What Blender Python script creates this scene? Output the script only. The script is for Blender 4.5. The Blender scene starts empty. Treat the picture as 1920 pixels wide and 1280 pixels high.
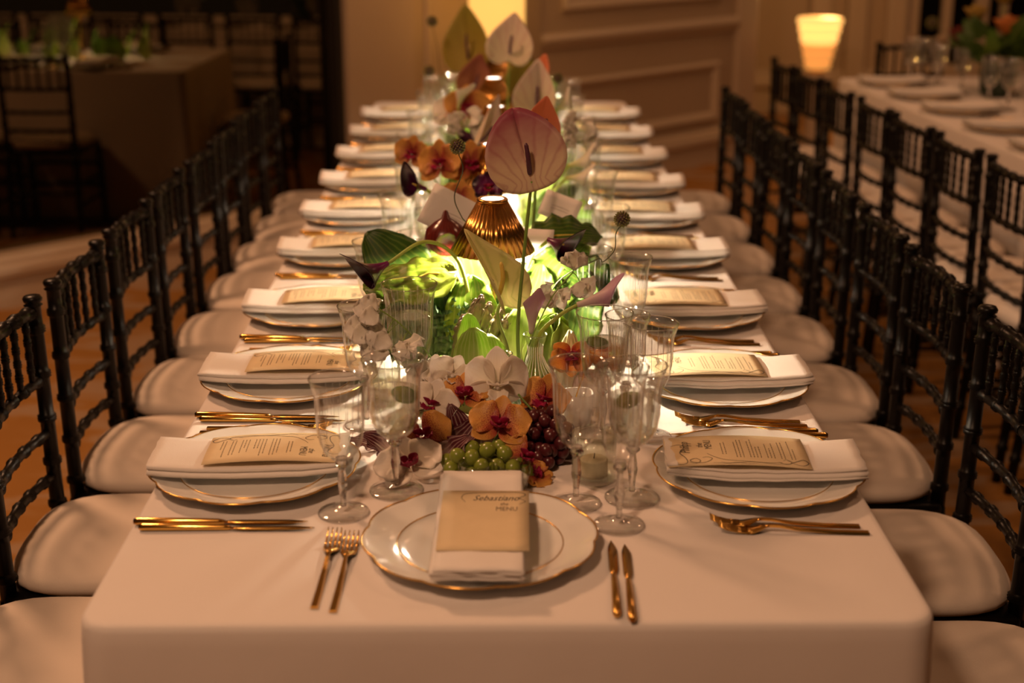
import bpy, bmesh, math, random
from mathutils import Vector, Matrix, noise
R = math.radians; PI = math.pi; V = Vector
scene = bpy.context.scene; col = scene.collection
rnd = random.Random(7)

# ------------------------------------------------------------------ camera
cam_d = bpy.data.cameras.new('camera'); cam = bpy.data.objects.new('camera', cam_d); col.objects.link(cam)
cam.location = (-0.012, -1.58, 1.63)
_p, _y = R(17.6), R(0.6)
cam.rotation_euler = V((math.sin(_y)*math.cos(_p), math.cos(_y)*math.cos(_p), -math.sin(_p))).to_track_quat('-Z', 'Y').to_euler()
cam_d.lens = 50.0; cam_d.sensor_width = 36.0; cam_d.sensor_fit = 'HORIZONTAL'; cam_d.clip_start = .05
cam_d.dof.use_dof = True; cam_d.dof.focus_distance = 2.36; cam_d.dof.aperture_fstop = 2.6
scene.camera = cam
# ------------------------------------------------------------------ world, exposure
w = bpy.data.worlds.new('world'); scene.world = w; w.use_nodes = True
w.node_tree.nodes['Background'].inputs[0].default_value = (1.0, .62, .34, 1)
w.node_tree.nodes['Background'].inputs[1].default_value = .022
vs = scene.view_settings
vs.view_transform = 'Standard'; vs.look = 'None'; vs.gamma = 1; vs.use_curve_mapping = False; vs.exposure = 0.0
try:
    c = scene.cycles
    c.use_denoising = True; c.caustics_reflective = False; c.caustics_refractive = False
    c.sample_clamp_indirect = 4.0; c.max_bounces = 10; c.transparent_max_bounces = 32; c.transmission_bounces = 10
    c.blur_glossy = .5
except Exception: pass
# ------------------------------------------------------------------ ceiling lamps of the hall (warm downlights)
WARM = (1.0, .50, .255)
def downlight(loc, power, radius=.18, aim=None, color=WARM, cone=None):
    d = bpy.data.lights.new('ceiling_downlight', 'SPOT' if cone else 'AREA'); d.energy = power; d.color = color
    if cone: d.spot_size = R(cone); d.spot_blend = .7; d.shadow_soft_size = radius
    else: d.shape = 'DISK'; d.size = radius*2
    o = bpy.data.objects.new('ceiling_downlight', d); col.objects.link(o); o.location = loc
    t = V(aim) if aim else V((loc[0], loc[1], 0))
    o.rotation_euler = (t - V(loc)).to_track_quat('-Z', 'Y').to_euler()
    return o
downlight((-1.9, 2.2, 3.1), 54, .24, aim=(-.2, 1.6, .7))
downlight((-0.9, -1.4, 3.1), 38, .16, aim=(0, .5, .7), color=(1.0, .56, .32))
downlight((2.0, 1.2, 3.1), 9, .15, aim=(1.0, 1.6, .4))
downlight((2.3, 4.2, 3.1), 12, .2)
downlight((0.6, 4.6, 3.1), 7.5, .2, aim=(.2, 5.6, .8))
downlight((2.6, 7.3, 3.1), 10, .25, aim=(2.6, 8.6, .7))

# ------------------------------------------------------------------ materials
MATS = {}
def nodes_of(m): return m.node_tree.nodes, m.node_tree.links
def base_mat(name):
    m = bpy.data.materials.new(name); m.use_nodes = True; MATS[name] = m
    return m
def P(m): return m.node_tree.nodes['Principled BSDF']
def mat(name, colr, rough=.5, metal=0, spec=.5, coat=0, noise_amt=0, noise_scale=20, bump=0, bump_scale=200, sheen=0):
    m = base_mat(name); n, l = nodes_of(m); b = P(m)
    b.inputs['Base Color'].default_value = (*colr, 1); b.inputs['Roughness'].default_value = rough
    b.inputs['Metallic'].default_value = metal; b.inputs['Specular IOR Level'].default_value = spec
    b.inputs['Coat Weight'].default_value = coat; b.inputs['Coat Roughness'].default_value = .1
    b.inputs['Sheen Weight'].default_value = sheen
    tc = n.new('ShaderNodeTexCoord')
    if noise_amt:
        t = n.new('ShaderNodeTexNoise'); t.inputs['Scale'].default_value = noise_scale; t.inputs['Detail'].default_value = 4
        l.new(tc.outputs['Object'], t.inputs['Vector'])
        mx = n.new('ShaderNodeMix'); mx.data_type = 'RGBA'
        mx.inputs[6].default_value = (*[c*(1-noise_amt) for c in colr], 1); mx.inputs[7].default_value = (*[min(1, c*(1+noise_amt)) for c in colr], 1)
        l.new(t.outputs['Fac'], mx.inputs[0]); l.new(mx.outputs[2], b.inputs['Base Color'])
    if bump:
        t2 = n.new('ShaderNodeTexNoise'); t2.inputs['Scale'].default_value = bump_scale; t2.inputs['Detail'].default_value = 3
        l.new(tc.outputs['Object'], t2.inputs['Vector'])
        bp = n.new('ShaderNodeBump'); bp.inputs['Strength'].default_value = bump; bp.inputs['Distance'].default_value = .002
        l.new(t2.outputs['Fac'], bp.inputs['Height']); l.new(bp.outputs['Normal'], b.inputs['Normal'])
    return m
def emit_mat(name, colr, s):
    m = base_mat(name); n, l = nodes_of(m); b = P(m)
    b.inputs['Base Color'].default_value = (*colr, 1)
    b.inputs['Emission Color'].default_value = (*colr, 1); b.inputs['Emission Strength'].default_value = s
    return m
def thin_glass(name, tint=(.96, .97, .95), rough=.02, ior=1.5, gain=1.6):
    m = base_mat(name); n, l = nodes_of(m); n.remove(P(m)); out = n['Material Output']
    tr = n.new('ShaderNodeBsdfTransparent'); tr.inputs[0].default_value = (*tint, 1)
    gl = n.new('ShaderNodeBsdfGlossy'); gl.inputs['Roughness'].default_value = rough; gl.inputs[0].default_value = (1, 1, 1, 1)
    fr = n.new('ShaderNodeLayerWeight'); pw = n.new('ShaderNodeMath'); pw.operation = 'POWER'; pw.inputs[1].default_value = 3.6
    l.new(fr.outputs['Facing'], pw.inputs[0]); fr = pw
    mu = n.new('ShaderNodeMath'); mu.operation = 'MULTIPLY_ADD'; mu.inputs[1].default_value = .42*gain; mu.inputs[2].default_value = .035*gain; mu.use_clamp = True
    mx = n.new('ShaderNodeMixShader')
    l.new(fr.outputs[0], mu.inputs[0]); l.new(mu.outputs[0], mx.inputs[0]); l.new(tr.outputs[0], mx.inputs[1]); l.new(gl.outputs[0], mx.inputs[2])
    l.new(mx.outputs[0], out.inputs[0]); return m
def solid_glass(name, colr=(1, 1, 1), ior=1.5, rough=0.0, clear=.8):
    m = base_mat(name); n, l = nodes_of(m); n.remove(P(m)); out = n['Material Output']
    g = n.new('ShaderNodeBsdfGlass'); g.inputs[0].default_value = (*colr, 1); g.inputs['Roughness'].default_value = rough; g.inputs['IOR'].default_value = ior
    tr = n.new('ShaderNodeBsdfTransparent'); tr.inputs[0].default_value = (*colr, 1); mx = n.new('ShaderNodeMixShader'); mx.inputs[0].default_value = clear
    l.new(g.outputs[0], mx.inputs[1]); l.new(tr.outputs[0], mx.inputs[2]); l.new(mx.outputs[0], out.inputs[0]); return m
def petal_mat(name, c0, c1, vein=None, vein_amt=.5, vein_scale=9, spot=None, spot_scale=60, spot_th=.5, spot_reach=1.0, trans=.35, rough=.45, centre=None, mid=.5, spec=.35):
    """colour from base (c0) to tip (c1) along the petal, optional veins and spots, a little translucency"""
    m = base_mat(name); n, l = nodes_of(m); b = P(m); out = n['Material Output']
    b.inputs['Roughness'].default_value = rough; b.inputs['Specular IOR Level'].default_value = spec
    uv = n.new('ShaderNodeUVMap'); sp = n.new('ShaderNodeSeparateXYZ'); l.new(uv.outputs[0], sp.inputs[0])
    ramp = n.new('ShaderNodeValToRGB'); e = ramp.color_ramp.elements
    e[0].color = (*c0, 1); e[1].color = (*c1, 1); e[0].position = max(0, mid-.35); e[1].position = min(1, mid+.35)
    nz = n.new('ShaderNodeTexNoise'); nz.inputs['Scale'].default_value = 5; l.new(uv.outputs[0], nz.inputs['Vector'])
    ad = n.new('ShaderNodeMath'); ad.operation = 'MULTIPLY_ADD'; ad.inputs[1].default_value = .35; l.new(nz.outputs['Fac'], ad.inputs[0])
    sb = n.new('ShaderNodeMath'); sb.operation = 'SUBTRACT'; sb.inputs[1].default_value = .17; l.new(sp.outputs['Y'], sb.inputs[0]); l.new(sb.outputs[0], ad.inputs[2])
    l.new(ad.outputs[0], ramp.inputs[0]); cur = ramp.outputs[0]
    def mixc(fac, c):
        nonlocal cur
        mx = n.new('ShaderNodeMix'); mx.data_type = 'RGBA'; l.new(fac, mx.inputs[0]); l.new(cur, mx.inputs[6]); mx.inputs[7].default_value = (*c, 1); cur = mx.outputs[2]
    if vein:
        wv = n.new('ShaderNodeTexWave'); wv.wave_type = 'BANDS'; wv.bands_direction = 'X'; wv.inputs['Scale'].default_value = vein_scale*.32
        wv.inputs['Distortion'].default_value = 2.2; wv.inputs['Detail'].default_value = 2; wv.inputs['Detail Scale'].default_value = 1.5
        l.new(uv.outputs[0], wv.inputs['Vector'])
        pw = n.new('ShaderNodeMath'); pw.operation = 'POWER'; pw.inputs[1].default_value = 5; l.new(wv.outputs['Fac'], pw.inputs[0])
        mu = n.new('ShaderNodeMath'); mu.operation = 'MULTIPLY'; mu.inputs[1].default_value = vein_amt; l.new(pw.outputs[0], mu.inputs[0]); mixc(mu.outputs[0], vein)
    if spot:
        vo = n.new('ShaderNodeTexNoise'); vo.inputs['Scale'].default_value = spot_scale; vo.inputs['Detail'].default_value = 1; l.new(uv.outputs[0], vo.inputs['Vector'])
        gt = n.new('ShaderNodeMath'); gt.operation = 'GREATER_THAN'
        ma = n.new('ShaderNodeMath'); ma.operation = 'MULTIPLY_ADD'; ma.inputs[1].default_value = .45/spot_reach; ma.inputs[2].default_value = spot_th-.12
        l.new(sp.outputs['Y'], ma.inputs[0]); l.new(vo.outputs['Fac'], gt.inputs[0]); l.new(ma.outputs[0], gt.inputs[1]); mixc(gt.outputs[0], spot)
    l.new(cur, b.inputs['Base Color'])
    tl = n.new('ShaderNodeBsdfTranslucent'); l.new(cur, tl.inputs[0]); mx = n.new('ShaderNodeMixShader'); mx.inputs[0].default_value = trans
    l.new(b.outputs[0], mx.inputs[1]); l.new(tl.outputs[0], mx.inputs[2]); l.new(mx.outputs[0], out.inputs[0]); return m

cloth = mat('table_linen', (.80, .75, .715), .85, spec=.2, bump=.25, bump_scale=900, sheen=.15)
def _cloth_creases():
    n, l = nodes_of(cloth); b = P(cloth); tc = n.new('ShaderNodeTexCoord')
    t = n.new('ShaderNodeTexNoise'); t.inputs['Scale'].default_value = 3.5; t.inputs['Detail'].default_value = 3; l.new(tc.outputs['Object'], t.inputs['Vector'])
    bp = n.new('ShaderNodeBump'); bp.inputs['Strength'].default_value = .35; bp.inputs['Distance'].default_value = .012
    l.new(t.outputs['Fac'], bp.inputs['Height'])
    old = b.inputs['Normal'].links[0].from_node; l.new(old.outputs[0], b.inputs['Normal']); l.new(bp.outputs['Normal'], old.inputs['Normal'])
_cloth_creases()
napkin_m = mat('napkin_linen', (.82, .78, .74), .9, spec=.15, bump=.3, bump_scale=700, sheen=.2)
cushion_m = mat('cushion_fabric', (.72, .64, .56), .9, spec=.15, bump=.2, bump_scale=600, sheen=.15)
lacquer = mat('black_lacquer', (.004, .0032, .0028), .36, spec=.22, coat=.0, bump=.04, bump_scale=60)
porcelain = mat('porcelain', (.80, .80, .77), .08, spec=.55, coat=.3)
gold = mat('polished_gold', (.83, .50, .13), .16, metal=1, noise_amt=.05)
rimgold = mat('rim_gold', (.80, .48, .12), .22, metal=1)
brass = mat('brass_shade', (.62, .33, .085), .27, metal=1, noise_amt=.08, noise_scale=60)
paper = mat('menu_paper', (.74, .60, .38), .75, spec=.2, noise_amt=.06, noise_scale=40)
whitepaper = mat('white_paper', (.78, .74, .70), .7, spec=.2)
ink = mat('ink', (.035, .03, .025), .6)
inksoft = mat('small_print', (.10, .075, .05), .7)
glassm = thin_glass('clear_glass', (.988, .99, .985), gain=2.2)
footglass = thin_glass('foot_glass', (.99, .992, .988), gain=2.2)
stemglass = solid_glass('stem_glass', clear=.22)
cutm = mat('cut_glass_lines', (.85, .86, .84), .25, spec=.6)
waterm = solid_glass('water', (.97, .985, .95), 1.33, clear=.6)
vaseglass = thin_glass('ribbed_glass', (.93, .95, .91), gain=2.0)
waxm = mat('candle_wax', (.85, .74, .55), .5)
lampglow = emit_mat('lamp_diffuser', (1.0, .93, .84), 4.5)
ceramic = mat('white_ceramic', (.8, .79, .76), .15, coat=.3)

def wall_mat():
    m = mat('painted_wall', (.46, .35, .235), .55, spec=.3, noise_amt=.03, noise_scale=6, bump=.06, bump_scale=150); return m
wallm = wall_mat()
trimm = mat('painted_trim', (.54, .43, .31), .4, spec=.4)
ceilm = mat('ceiling_paint', (.5, .43, .35), .8)
def floor_mat():
    m = base_mat('patchy_carpet'); n, l = nodes_of(m); b = P(m); tc = n.new('ShaderNodeTexCoord')
    t = n.new('ShaderNodeTexNoise'); t.inputs['Scale'].default_value = 2.6; t.inputs['Detail'].default_value = 2; t.inputs['Distortion'].default_value = 1.2  # noise patches from orange-brown to dusky beige
    mp = n.new('ShaderNodeMapping'); mp.inputs['Rotation'].default_value = (0, 0, R(44)); mp.inputs['Scale'].default_value = (1, 2.2, 1)
    l.new(tc.outputs['Object'], mp.inputs[0]); l.new(mp.outputs[0], t.inputs['Vector'])
    r = n.new('ShaderNodeValToRGB'); e = r.color_ramp.elements; e[0].position = .44; e[0].color = (.36, .17, .04, 1); e[1].position = .60; e[1].color = (.40, .26, .15, 1)
    e2 = r.color_ramp.elements.new(.5); e2.color = (.38, .19, .055, 1)
    l.new(t.outputs['Fac'], r.inputs[0]); l.new(r.outputs[0], b.inputs['Base Color']); b.inputs['Roughness'].default_value = .75; b.inputs['Specular IOR Level'].default_value = .2
    t2 = n.new('ShaderNodeTexNoise'); t2.inputs['Scale'].default_value = 350; l.new(tc.outputs['Object'], t2.inputs['Vector'])
    bp = n.new('ShaderNodeBump'); bp.inputs['Strength'].default_value = .3; bp.inputs['Distance'].default_value = .003; l.new(t2.outputs['Fac'], bp.inputs['Height']); l.new(bp.outputs[0], b.inputs['Normal'])
    return m
floorm = floor_mat()
def night_glass():
    m = base_mat('night_window_glass'); n, l = nodes_of(m); b = P(m); out = n['Material Output']
    b.inputs['Base Color'].default_value = (.002, .002, .002, 1); b.inputs['Roughness'].default_value = .3; b.inputs['Specular IOR Level'].default_value = 0
    g = n.new('ShaderNodeBsdfGlossy'); g.inputs['Roughness'].default_value = .0; g.inputs[0].default_value = (1, .78, .48, 1)
    mx = n.new('ShaderNodeMixShader'); mx.inputs[0].default_value = .16
    l.new(b.outputs[0], mx.inputs[1]); l.new(g.outputs[0], mx.inputs[2]); l.new(mx.outputs[0], out.inputs[0]); return m
nightglass = night_glass()

# ------------------------------------------------------------------ geometry helpers
class G:
    def __init__(s): s.v = []; s.f = []; s.uv = []
    def add(s, o, M=None):
        k = len(s.v)
        s.v += [(M @ V(p)) if M else V(p) for p in o.v]; s.f += [tuple(i+k for i in f) for f in o.f]
        s.uv += o.uv if o.uv else [(0, 0)]*len(o.v); return s
    def mesh(s, name, smooth=True):
        me = bpy.data.meshes.new(name); me.from_pydata([tuple(p) for p in s.v], [], s.f)
        if s.uv and len(s.uv) == len(s.v):
            ul = me.uv_layers.new(name='UVMap'); vi = [0]*len(me.loops); me.loops.foreach_get('vertex_index', vi)
            ul.data.foreach_set('uv', [c for i in vi for c in s.uv[i]])
        if smooth: me.polygons.foreach_set('use_smooth', [True]*len(me.polygons))
        me.update(); return me
def lathe(prof, seg=24, rmod=None, close=False):
    g = G(); n = len(prof)
    for i, (r, z) in enumerate(prof):
        for k in range(seg):
            a = 2*PI*k/seg; rr = r*(rmod(a, i, z) if rmod else 1)
            g.v.append(V((rr*math.cos(a), rr*math.sin(a), z))); g.uv.append((k/seg, i/max(1, n-1)))
    for i in range(n-1 + (1 if close else 0)):
        j = (i+1) % n
        for k in range(seg):
            k2 = (k+1) % seg; g.f.append((i*seg+k, i*seg+k2, j*seg+k2, j*seg+k))
    if not close:
        if prof[0][0] > 0: g.f.append(tuple(range(seg-1, -1, -1)))
        if prof[-1][0] > 0: g.f.append(tuple((n-1)*seg+k for k in range(seg)))
    return g
def tube(path, rad, seg=8, caps=True):
    g = G(); path = [V(p) for p in path]; n = len(path)
    if not isinstance(rad, (list, tuple)): rad = [rad]*n
    t0 = (path[1]-path[0]).normalized(); nrm = t0.orthogonal().normalized()
    for i in range(n):
        t = (path[min(i+1, n-1)]-path[max(i-1, 0)])
        t = t.normalized() if t.length > 1e-9 else t0
        nrm = (nrm - t*nrm.dot(t)); nrm = nrm.normalized() if nrm.length > 1e-6 else t.orthogonal().normalized(); bn = t.cross(nrm)
        for k in range(seg):
            a = 2*PI*k/seg; g.v.append(path[i] + (nrm*math.cos(a)+bn*math.sin(a))*rad[i]); g.uv.append((k/seg, i/(n-1)))
    for i in range(n-1):
        for k in range(seg):
            k2 = (k+1) % seg; g.f.append((i*seg+k, i*seg+k2, (i+1)*seg+k2, (i+1)*seg+k))
    if caps: g.f.append(tuple(range(seg-1, -1, -1))); g.f.append(tuple((n-1)*seg+k for k in range(seg)))
    return g
def curve(pts, n=12):
    """smooth path through points (Catmull-Rom)"""
    pts = [V(p) for p in pts]; q = [pts[0]*2-pts[1]] + pts + [pts[-1]*2-pts[-2]]; out = []
    for i in range(1, len(q)-2):
        for k in range(n):
            t = k/n; a, b, c, d = q[i-1:i+3]
            out.append(.5*((2*b)+(c-a)*t+(2*a-5*b+4*c-d)*t*t+(3*b-a-3*c+d)*t**3))
    out.append(pts[-1]); return out
def sheet(fn, nu=8, nv=10, th=.0008):
    """a closed thin shell over fn(u,v)"""
    g = G(); P0 = [[V(fn(i/nu, j/nv)) for i in range(nu+1)] for j in range(nv+1)]
    def nr(i, j):
        a = P0[j][min(i+1, nu)]-P0[j][max(i-1, 0)]; b = P0[min(j+1, nv)][i]-P0[max(j-1, 0)][i]
        c = a.cross(b); return c.normalized() if c.length > 1e-12 else V((0, 0, 1))
    for s in (1, -1):
        for j in range(nv+1):
            for i in range(nu+1): g.v.append(P0[j][i]+nr(i, j)*(s*th/2)); g.uv.append((i/nu, j/nv))
    W = nu+1; N = W*(nv+1)
    for j in range(nv):
        for i in range(nu):
            a = j*W+i; g.f.append((a, a+1, a+W+1, a+W)); g.f.append((N+a, N+a+W, N+a+W+1, N+a+1))
    for i in range(nu):
        g.f.append((i, N+i, N+i+1, i+1)); a = nv*W+i; g.f.append((a, a+1, N+a+1, N+a))
    for j in range(nv):
        a = j*W; g.f.append((a, a+W, N+a+W, N+a)); a = j*W+nu; g.f.append((a, N+a, N+a+W, a+W))
    return g
def box(x0, x1, y0, y1, z0, z1, bev=0, seg=2):
    bm = bmesh.new(); bmesh.ops.create_cube(bm, size=1)
    for v in bm.verts: v.co = V(((x0+x1)/2+v.co.x*(x1-x0), (y0+y1)/2+v.co.y*(y1-y0), (z0+z1)/2+v.co.z*(z1-z0)))
    if bev: bmesh.ops.bevel(bm, geom=bm.edges[:], offset=bev, segments=seg, profile=.5, affect='EDGES')
    g = G(); bm.verts.index_update(); g.v = [v.co.copy() for v in bm.verts]; g.f = [tuple(v.index for v in f.verts) for f in bm.faces]; g.uv = [(0, 0)]*len(g.v); bm.free(); return g
def ball(r, seg=14, rings=9, sx=1, sy=1, sz=1, c=(0, 0, 0)):
    pr = [(r*math.sin(PI*i/rings) if 0 < i < rings else 1e-5, -r*math.cos(PI*i/rings)) for i in range(rings+1)]
    g = lathe(pr, seg); g.v = [V((p.x*sx+c[0], p.y*sy+c[1], p.z*sz+c[2])) for p in g.v]; return g
def frame(o, ydir, zdir):
    y = V(ydir).normalized(); z = V(zdir); z = (z-y*z.dot(y)).normalized(); x = y.cross(z)
    M = Matrix.Identity(4)
    for i in range(3): M[i][0] = x[i]; M[i][1] = y[i]; M[i][2] = z[i]; M[i][3] = V(o)[i]
    return M
def bent(fn, M): return lambda u, v: M @ V(fn(u, v))

def obj(name, g, m, parent=None, smooth=True, M=None):
    me = g if isinstance(g, bpy.types.Mesh) else g.mesh(name, smooth)
    if m and not me.materials: me.materials.append(m)
    o = bpy.data.objects.new(name, me); col.objects.link(o)
    if parent: o.parent = parent
    if M: o.matrix_local = M
    return o
def tag(o, label, cat, group=None, kind=None):
    o['label'] = label; o['category'] = cat
    if group: o['group'] = group
    if kind: o['kind'] = kind
    return o
def thing(name, label, cat, loc=(0, 0, 0), rz=0, group=None):
    o = bpy.data.objects.new(name, None); col.objects.link(o); o.empty_display_size = .05
    o.location = loc; o.rotation_euler = (0, 0, rz); return tag(o, label, cat, group)
def struct(name, g, m, parent=None, smooth=False):
    o = obj(name, g, m, parent, smooth)
    if not parent: o['kind'] = 'structure'
    return o
def dup(root, loc, rz, label, group=None, scale=None):
    r = root.copy(); col.objects.link(r); r.location = loc; r.rotation_euler = (0, 0, rz); r['label'] = label
    if group: r['group'] = group
    if scale: r.scale = scale
    for ch in root.children:
        cc = ch.copy(); col.objects.link(cc); cc.parent = r
        for gch in ch.children:
            d = gch.copy(); col.objects.link(d); d.parent = cc
    return r
ORD = ['first', 'second', 'third', 'fourth', 'fifth', 'sixth', 'seventh', 'eighth', 'ninth', 'tenth', 'eleventh', 'twelfth']
T = .77           # table top height

# ================================================================== THE ROOM
struct('floor', box(-9, 9, -6, 12, -.1, 0), floorm)
struct('ceiling', box(-9, 9, -6, 12, 3.3, 3.4), ceilm)
def extrude(prof, s0, s1):
    """prof = (depth, z) polygon, swept along X"""
    g = G(); n = len(prof)
    for s in (s0, s1):
        for d, z in prof: g.v.append(V((s, d, z))); g.uv.append((0, 0))
    for i in range(n):
        j = (i+1) % n; g.f.append((i, n+i, n+j, j))
    g.f.append(tuple(range(n))); g.f.append(tuple(range(2*n-1, n-1, -1))); return g
def vextrude(prof, z0, z1):
    g = extrude(prof, z0, z1); g.v = [V((p.y, -p.z, p.x)) for p in g.v]; return g
def moulding_rect(parent, s0, s1, z0, z1, wd=.055, dp=.03):
    pr = [(0, 0), (-dp*.4, 0), (-dp, wd*.3), (-dp*.75, wd*.65), (-dp*.25, wd*.8), (0, wd)]
    obj('panel_moulding', extrude([(d, z0+z) for d, z in pr], s0, s1), trimm, parent, False)
    obj('panel_moulding', extrude([(d, z1-z) for d, z in pr], s0, s1), trimm, parent, False)
    for s, sg in ((s0, 1), (s1, -1)):
        g = G(); n = len(pr)
        for z in (z0+wd*.5, z1-wd*.5):
            for d, q in pr: g.v.append(V((s+sg*q, d, z))); g.uv.append((0, 0))
        g.f = [(i, n+i, n+(i+1) % n, (i+1) % n) for i in range(n)]
        obj('panel_moulding', g, trimm, parent, False)
BASE = [(0, 0), (-.022, 0), (-.022, .118), (-.03, .124), (-.046, .135), (-.05, .155), (-.046, .175), (-.036, .185), (-.036, .2), (-.022, .214), (0, .218)]
WM = frame((-2.047, 4.027, 0), (-.6917, .7225, 0), (0, 0, 1))          # local X runs along the wall, -Y faces the room
wb = struct('wall_back', box(1.80, 5.03, 0, .16, 0, 3.3), wallm); wb.matrix_local = WM
wl = struct('wall_back_sill', box(-4.2, 1.80, 0, .16, 0, .22), wallm); wl.matrix_local = WM
wt = struct('wall_back_lintel', box(-4.2, 1.80, 0, .16, 2.6, 3.3), wallm); wt.matrix_local = WM
bb = struct('baseboard_back', extrude(BASE, -4.2, 5.05), trimm); bb.matrix_local = WM
obj('pilaster', box(1.80, 2.22, -.045, 0, .2, 3.3, .006), wallm, wb, False)
obj('pilaster', box(2.86, 3.12, -.03, 0, .2, 3.3, .006), wallm, wb, False)
obj('corner_casing', box(4.86, 5.05, -.035, .17, 0, 3.3, .006), trimm, wb, False)
rail = [(0, .80), (-.02, .81), (-.028, .835), (-.045, .85), (-.045, .866), (-.03, .885), (0, .892)]
obj('chair_rail', extrude(rail, 3.12, 4.86), trimm, wb, False)
moulding_rect(wb, 3.30, 4.70, .27, .63); moulding_rect(wb, 3.30, 4.70, 1.00, 2.5)
moulding_rect(wb, 2.32, 2.76, .27, 2.5, .03, .015)
w1 = struct('window_1', box(-4.2, 1.80, .06, .08, .22, 2.6), nightglass); w1.matrix_local = WM
obj('window_frame', box(1.765, 1.80, -.01, .10, .22, 2.6, .004), mat('dark_window_frame', (.02, .016, .012), .4), w1, False)
obj('window_frame', box(-4.2, 1.765, -.01, .10, 2.56, 2.6, .004), MATS['dark_window_frame'], w1, False)
# far wall behind the second table
FM = frame((.2, 9.3, 0), (-.03, 1, 0), (0, 0, 1))
wf = struct('wall_far', box(-1.5, 2.85, 0, .16, 0, 3.3), wallm); wf.matrix_local = FM
wf2 = struct('wall_far_right', box(6.2, 9, 0, .16, 0, 3.3), wallm); wf2.matrix_local = FM
BIG = [(d*1.4, z*1.5) for d, z in BASE]
bf = struct('baseboard_far', extrude(BIG, -1.5, 9), trimm); bf.matrix_local = FM
for s in (2.14, 2.42, 2.72): obj('pilaster', box(s, s+.15, -.09, 0, .1, 3.3, .012), trimm, wf, False)
struct_w = struct('window_2', box(2.85, 6.2, .06, .08, 0, 3.3), mat('night_pane', (.004, .004, .005), .25, spec=.1)); struct_w.matrix_local = FM
for s, wd in ((2.85, .14), (3.17, .07), (3.42, .10), (3.62, .05), (3.86, .09), (4.3, .09), (4.9, .09)):
    obj('window_mullion', box(s, s+wd, 0, .09, .3, 3.3, .01), trimm, struct_w, False)
obj('window_sill', box(2.85, 6.2, -.06, .1, .28, .36, .01), trimm, struct_w, False)

# ---- added glowing shapes standing in for blurred glows by the walls
amber = emit_mat('amber_glow', (1.0, .52, .12), 1.15)
def amber_glow_drum():  # emissive drum on a pole, added in place of a blurred wall glow
    t = thing('glow_drum', 'tall amber drum added for a blurred glow by the wall behind the far flowers', 'lamp', (-.012, 5.55, 0))
    obj('base', lathe([(1e-4, 0), (.13, 0), (.13, .012), (.11, .02), (.015, .026), (1e-4, .026)], 28), brass, t)
    obj('pole', tube([(0, 0, .02), (0, 0, .9)], .011), brass, t)
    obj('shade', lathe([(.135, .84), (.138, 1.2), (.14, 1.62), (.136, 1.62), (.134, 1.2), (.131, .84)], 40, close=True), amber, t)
    d = bpy.data.lights.new('glow_drum_light', 'POINT'); d.energy = 7; d.color = (1, .55, .2); d.shadow_soft_size = .1
    o = bpy.data.objects.new('glow_drum_light', d); col.objects.link(o); o.location = (-.012, 5.55, 1.72)  # added light above the drum, brightens the wall behind
amber_glow_drum()
def pedestal_glow_shape():  # emissive tiers added on the pedestal in place of a blurred glow
    t = thing('pedestal', 'slim pale pedestal under the added ribbed glow near the far wall', 'pedestal', (2.07, 7.75, 0))
    obj('shaft', box(-.055, .055, -.055, .055, .03, .46, .008), trimm, t, False); obj('plinth', box(-.08, .08, -.08, .08, 0, .05, .006), trimm, t, False)
    obj('cap', box(-.085, .085, -.085, .085, .46, .50, .008), trimm, t, False)
    l = thing('glow_shape', 'amber ribbed shape added for a blurred glow, wide at the top, on a slim pedestal', 'glow_shape', (2.07, 7.75, .50))
    hot = emit_mat('tier_glow', (1.0, .50, .13), 1.5); dim = emit_mat('tier_glow_low', (1.0, .42, .09), .65)
    n = 6
    for i in range(n):
        z0 = .02+i*.055; r = .075+.012*i
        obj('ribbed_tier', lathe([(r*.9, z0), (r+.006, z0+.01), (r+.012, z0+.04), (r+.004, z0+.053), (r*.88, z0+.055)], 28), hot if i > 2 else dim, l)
    obj('foot', lathe([(1e-4, 0), (.06, 0), (.06, .012), (.045, .022), (1e-4, .022)], 24), brass, l)
    d = bpy.data.lights.new('glow_shape_light', 'POINT'); d.energy = 9; d.color = (1, .5, .15); d.shadow_soft_size = .06
    o = bpy.data.objects.new('glow_shape_light', d); col.objects.link(o); o.location = (2.2, 8.0, .95)  # added light, set beside and behind the tiers rather than inside
pedestal_glow_shape()

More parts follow.
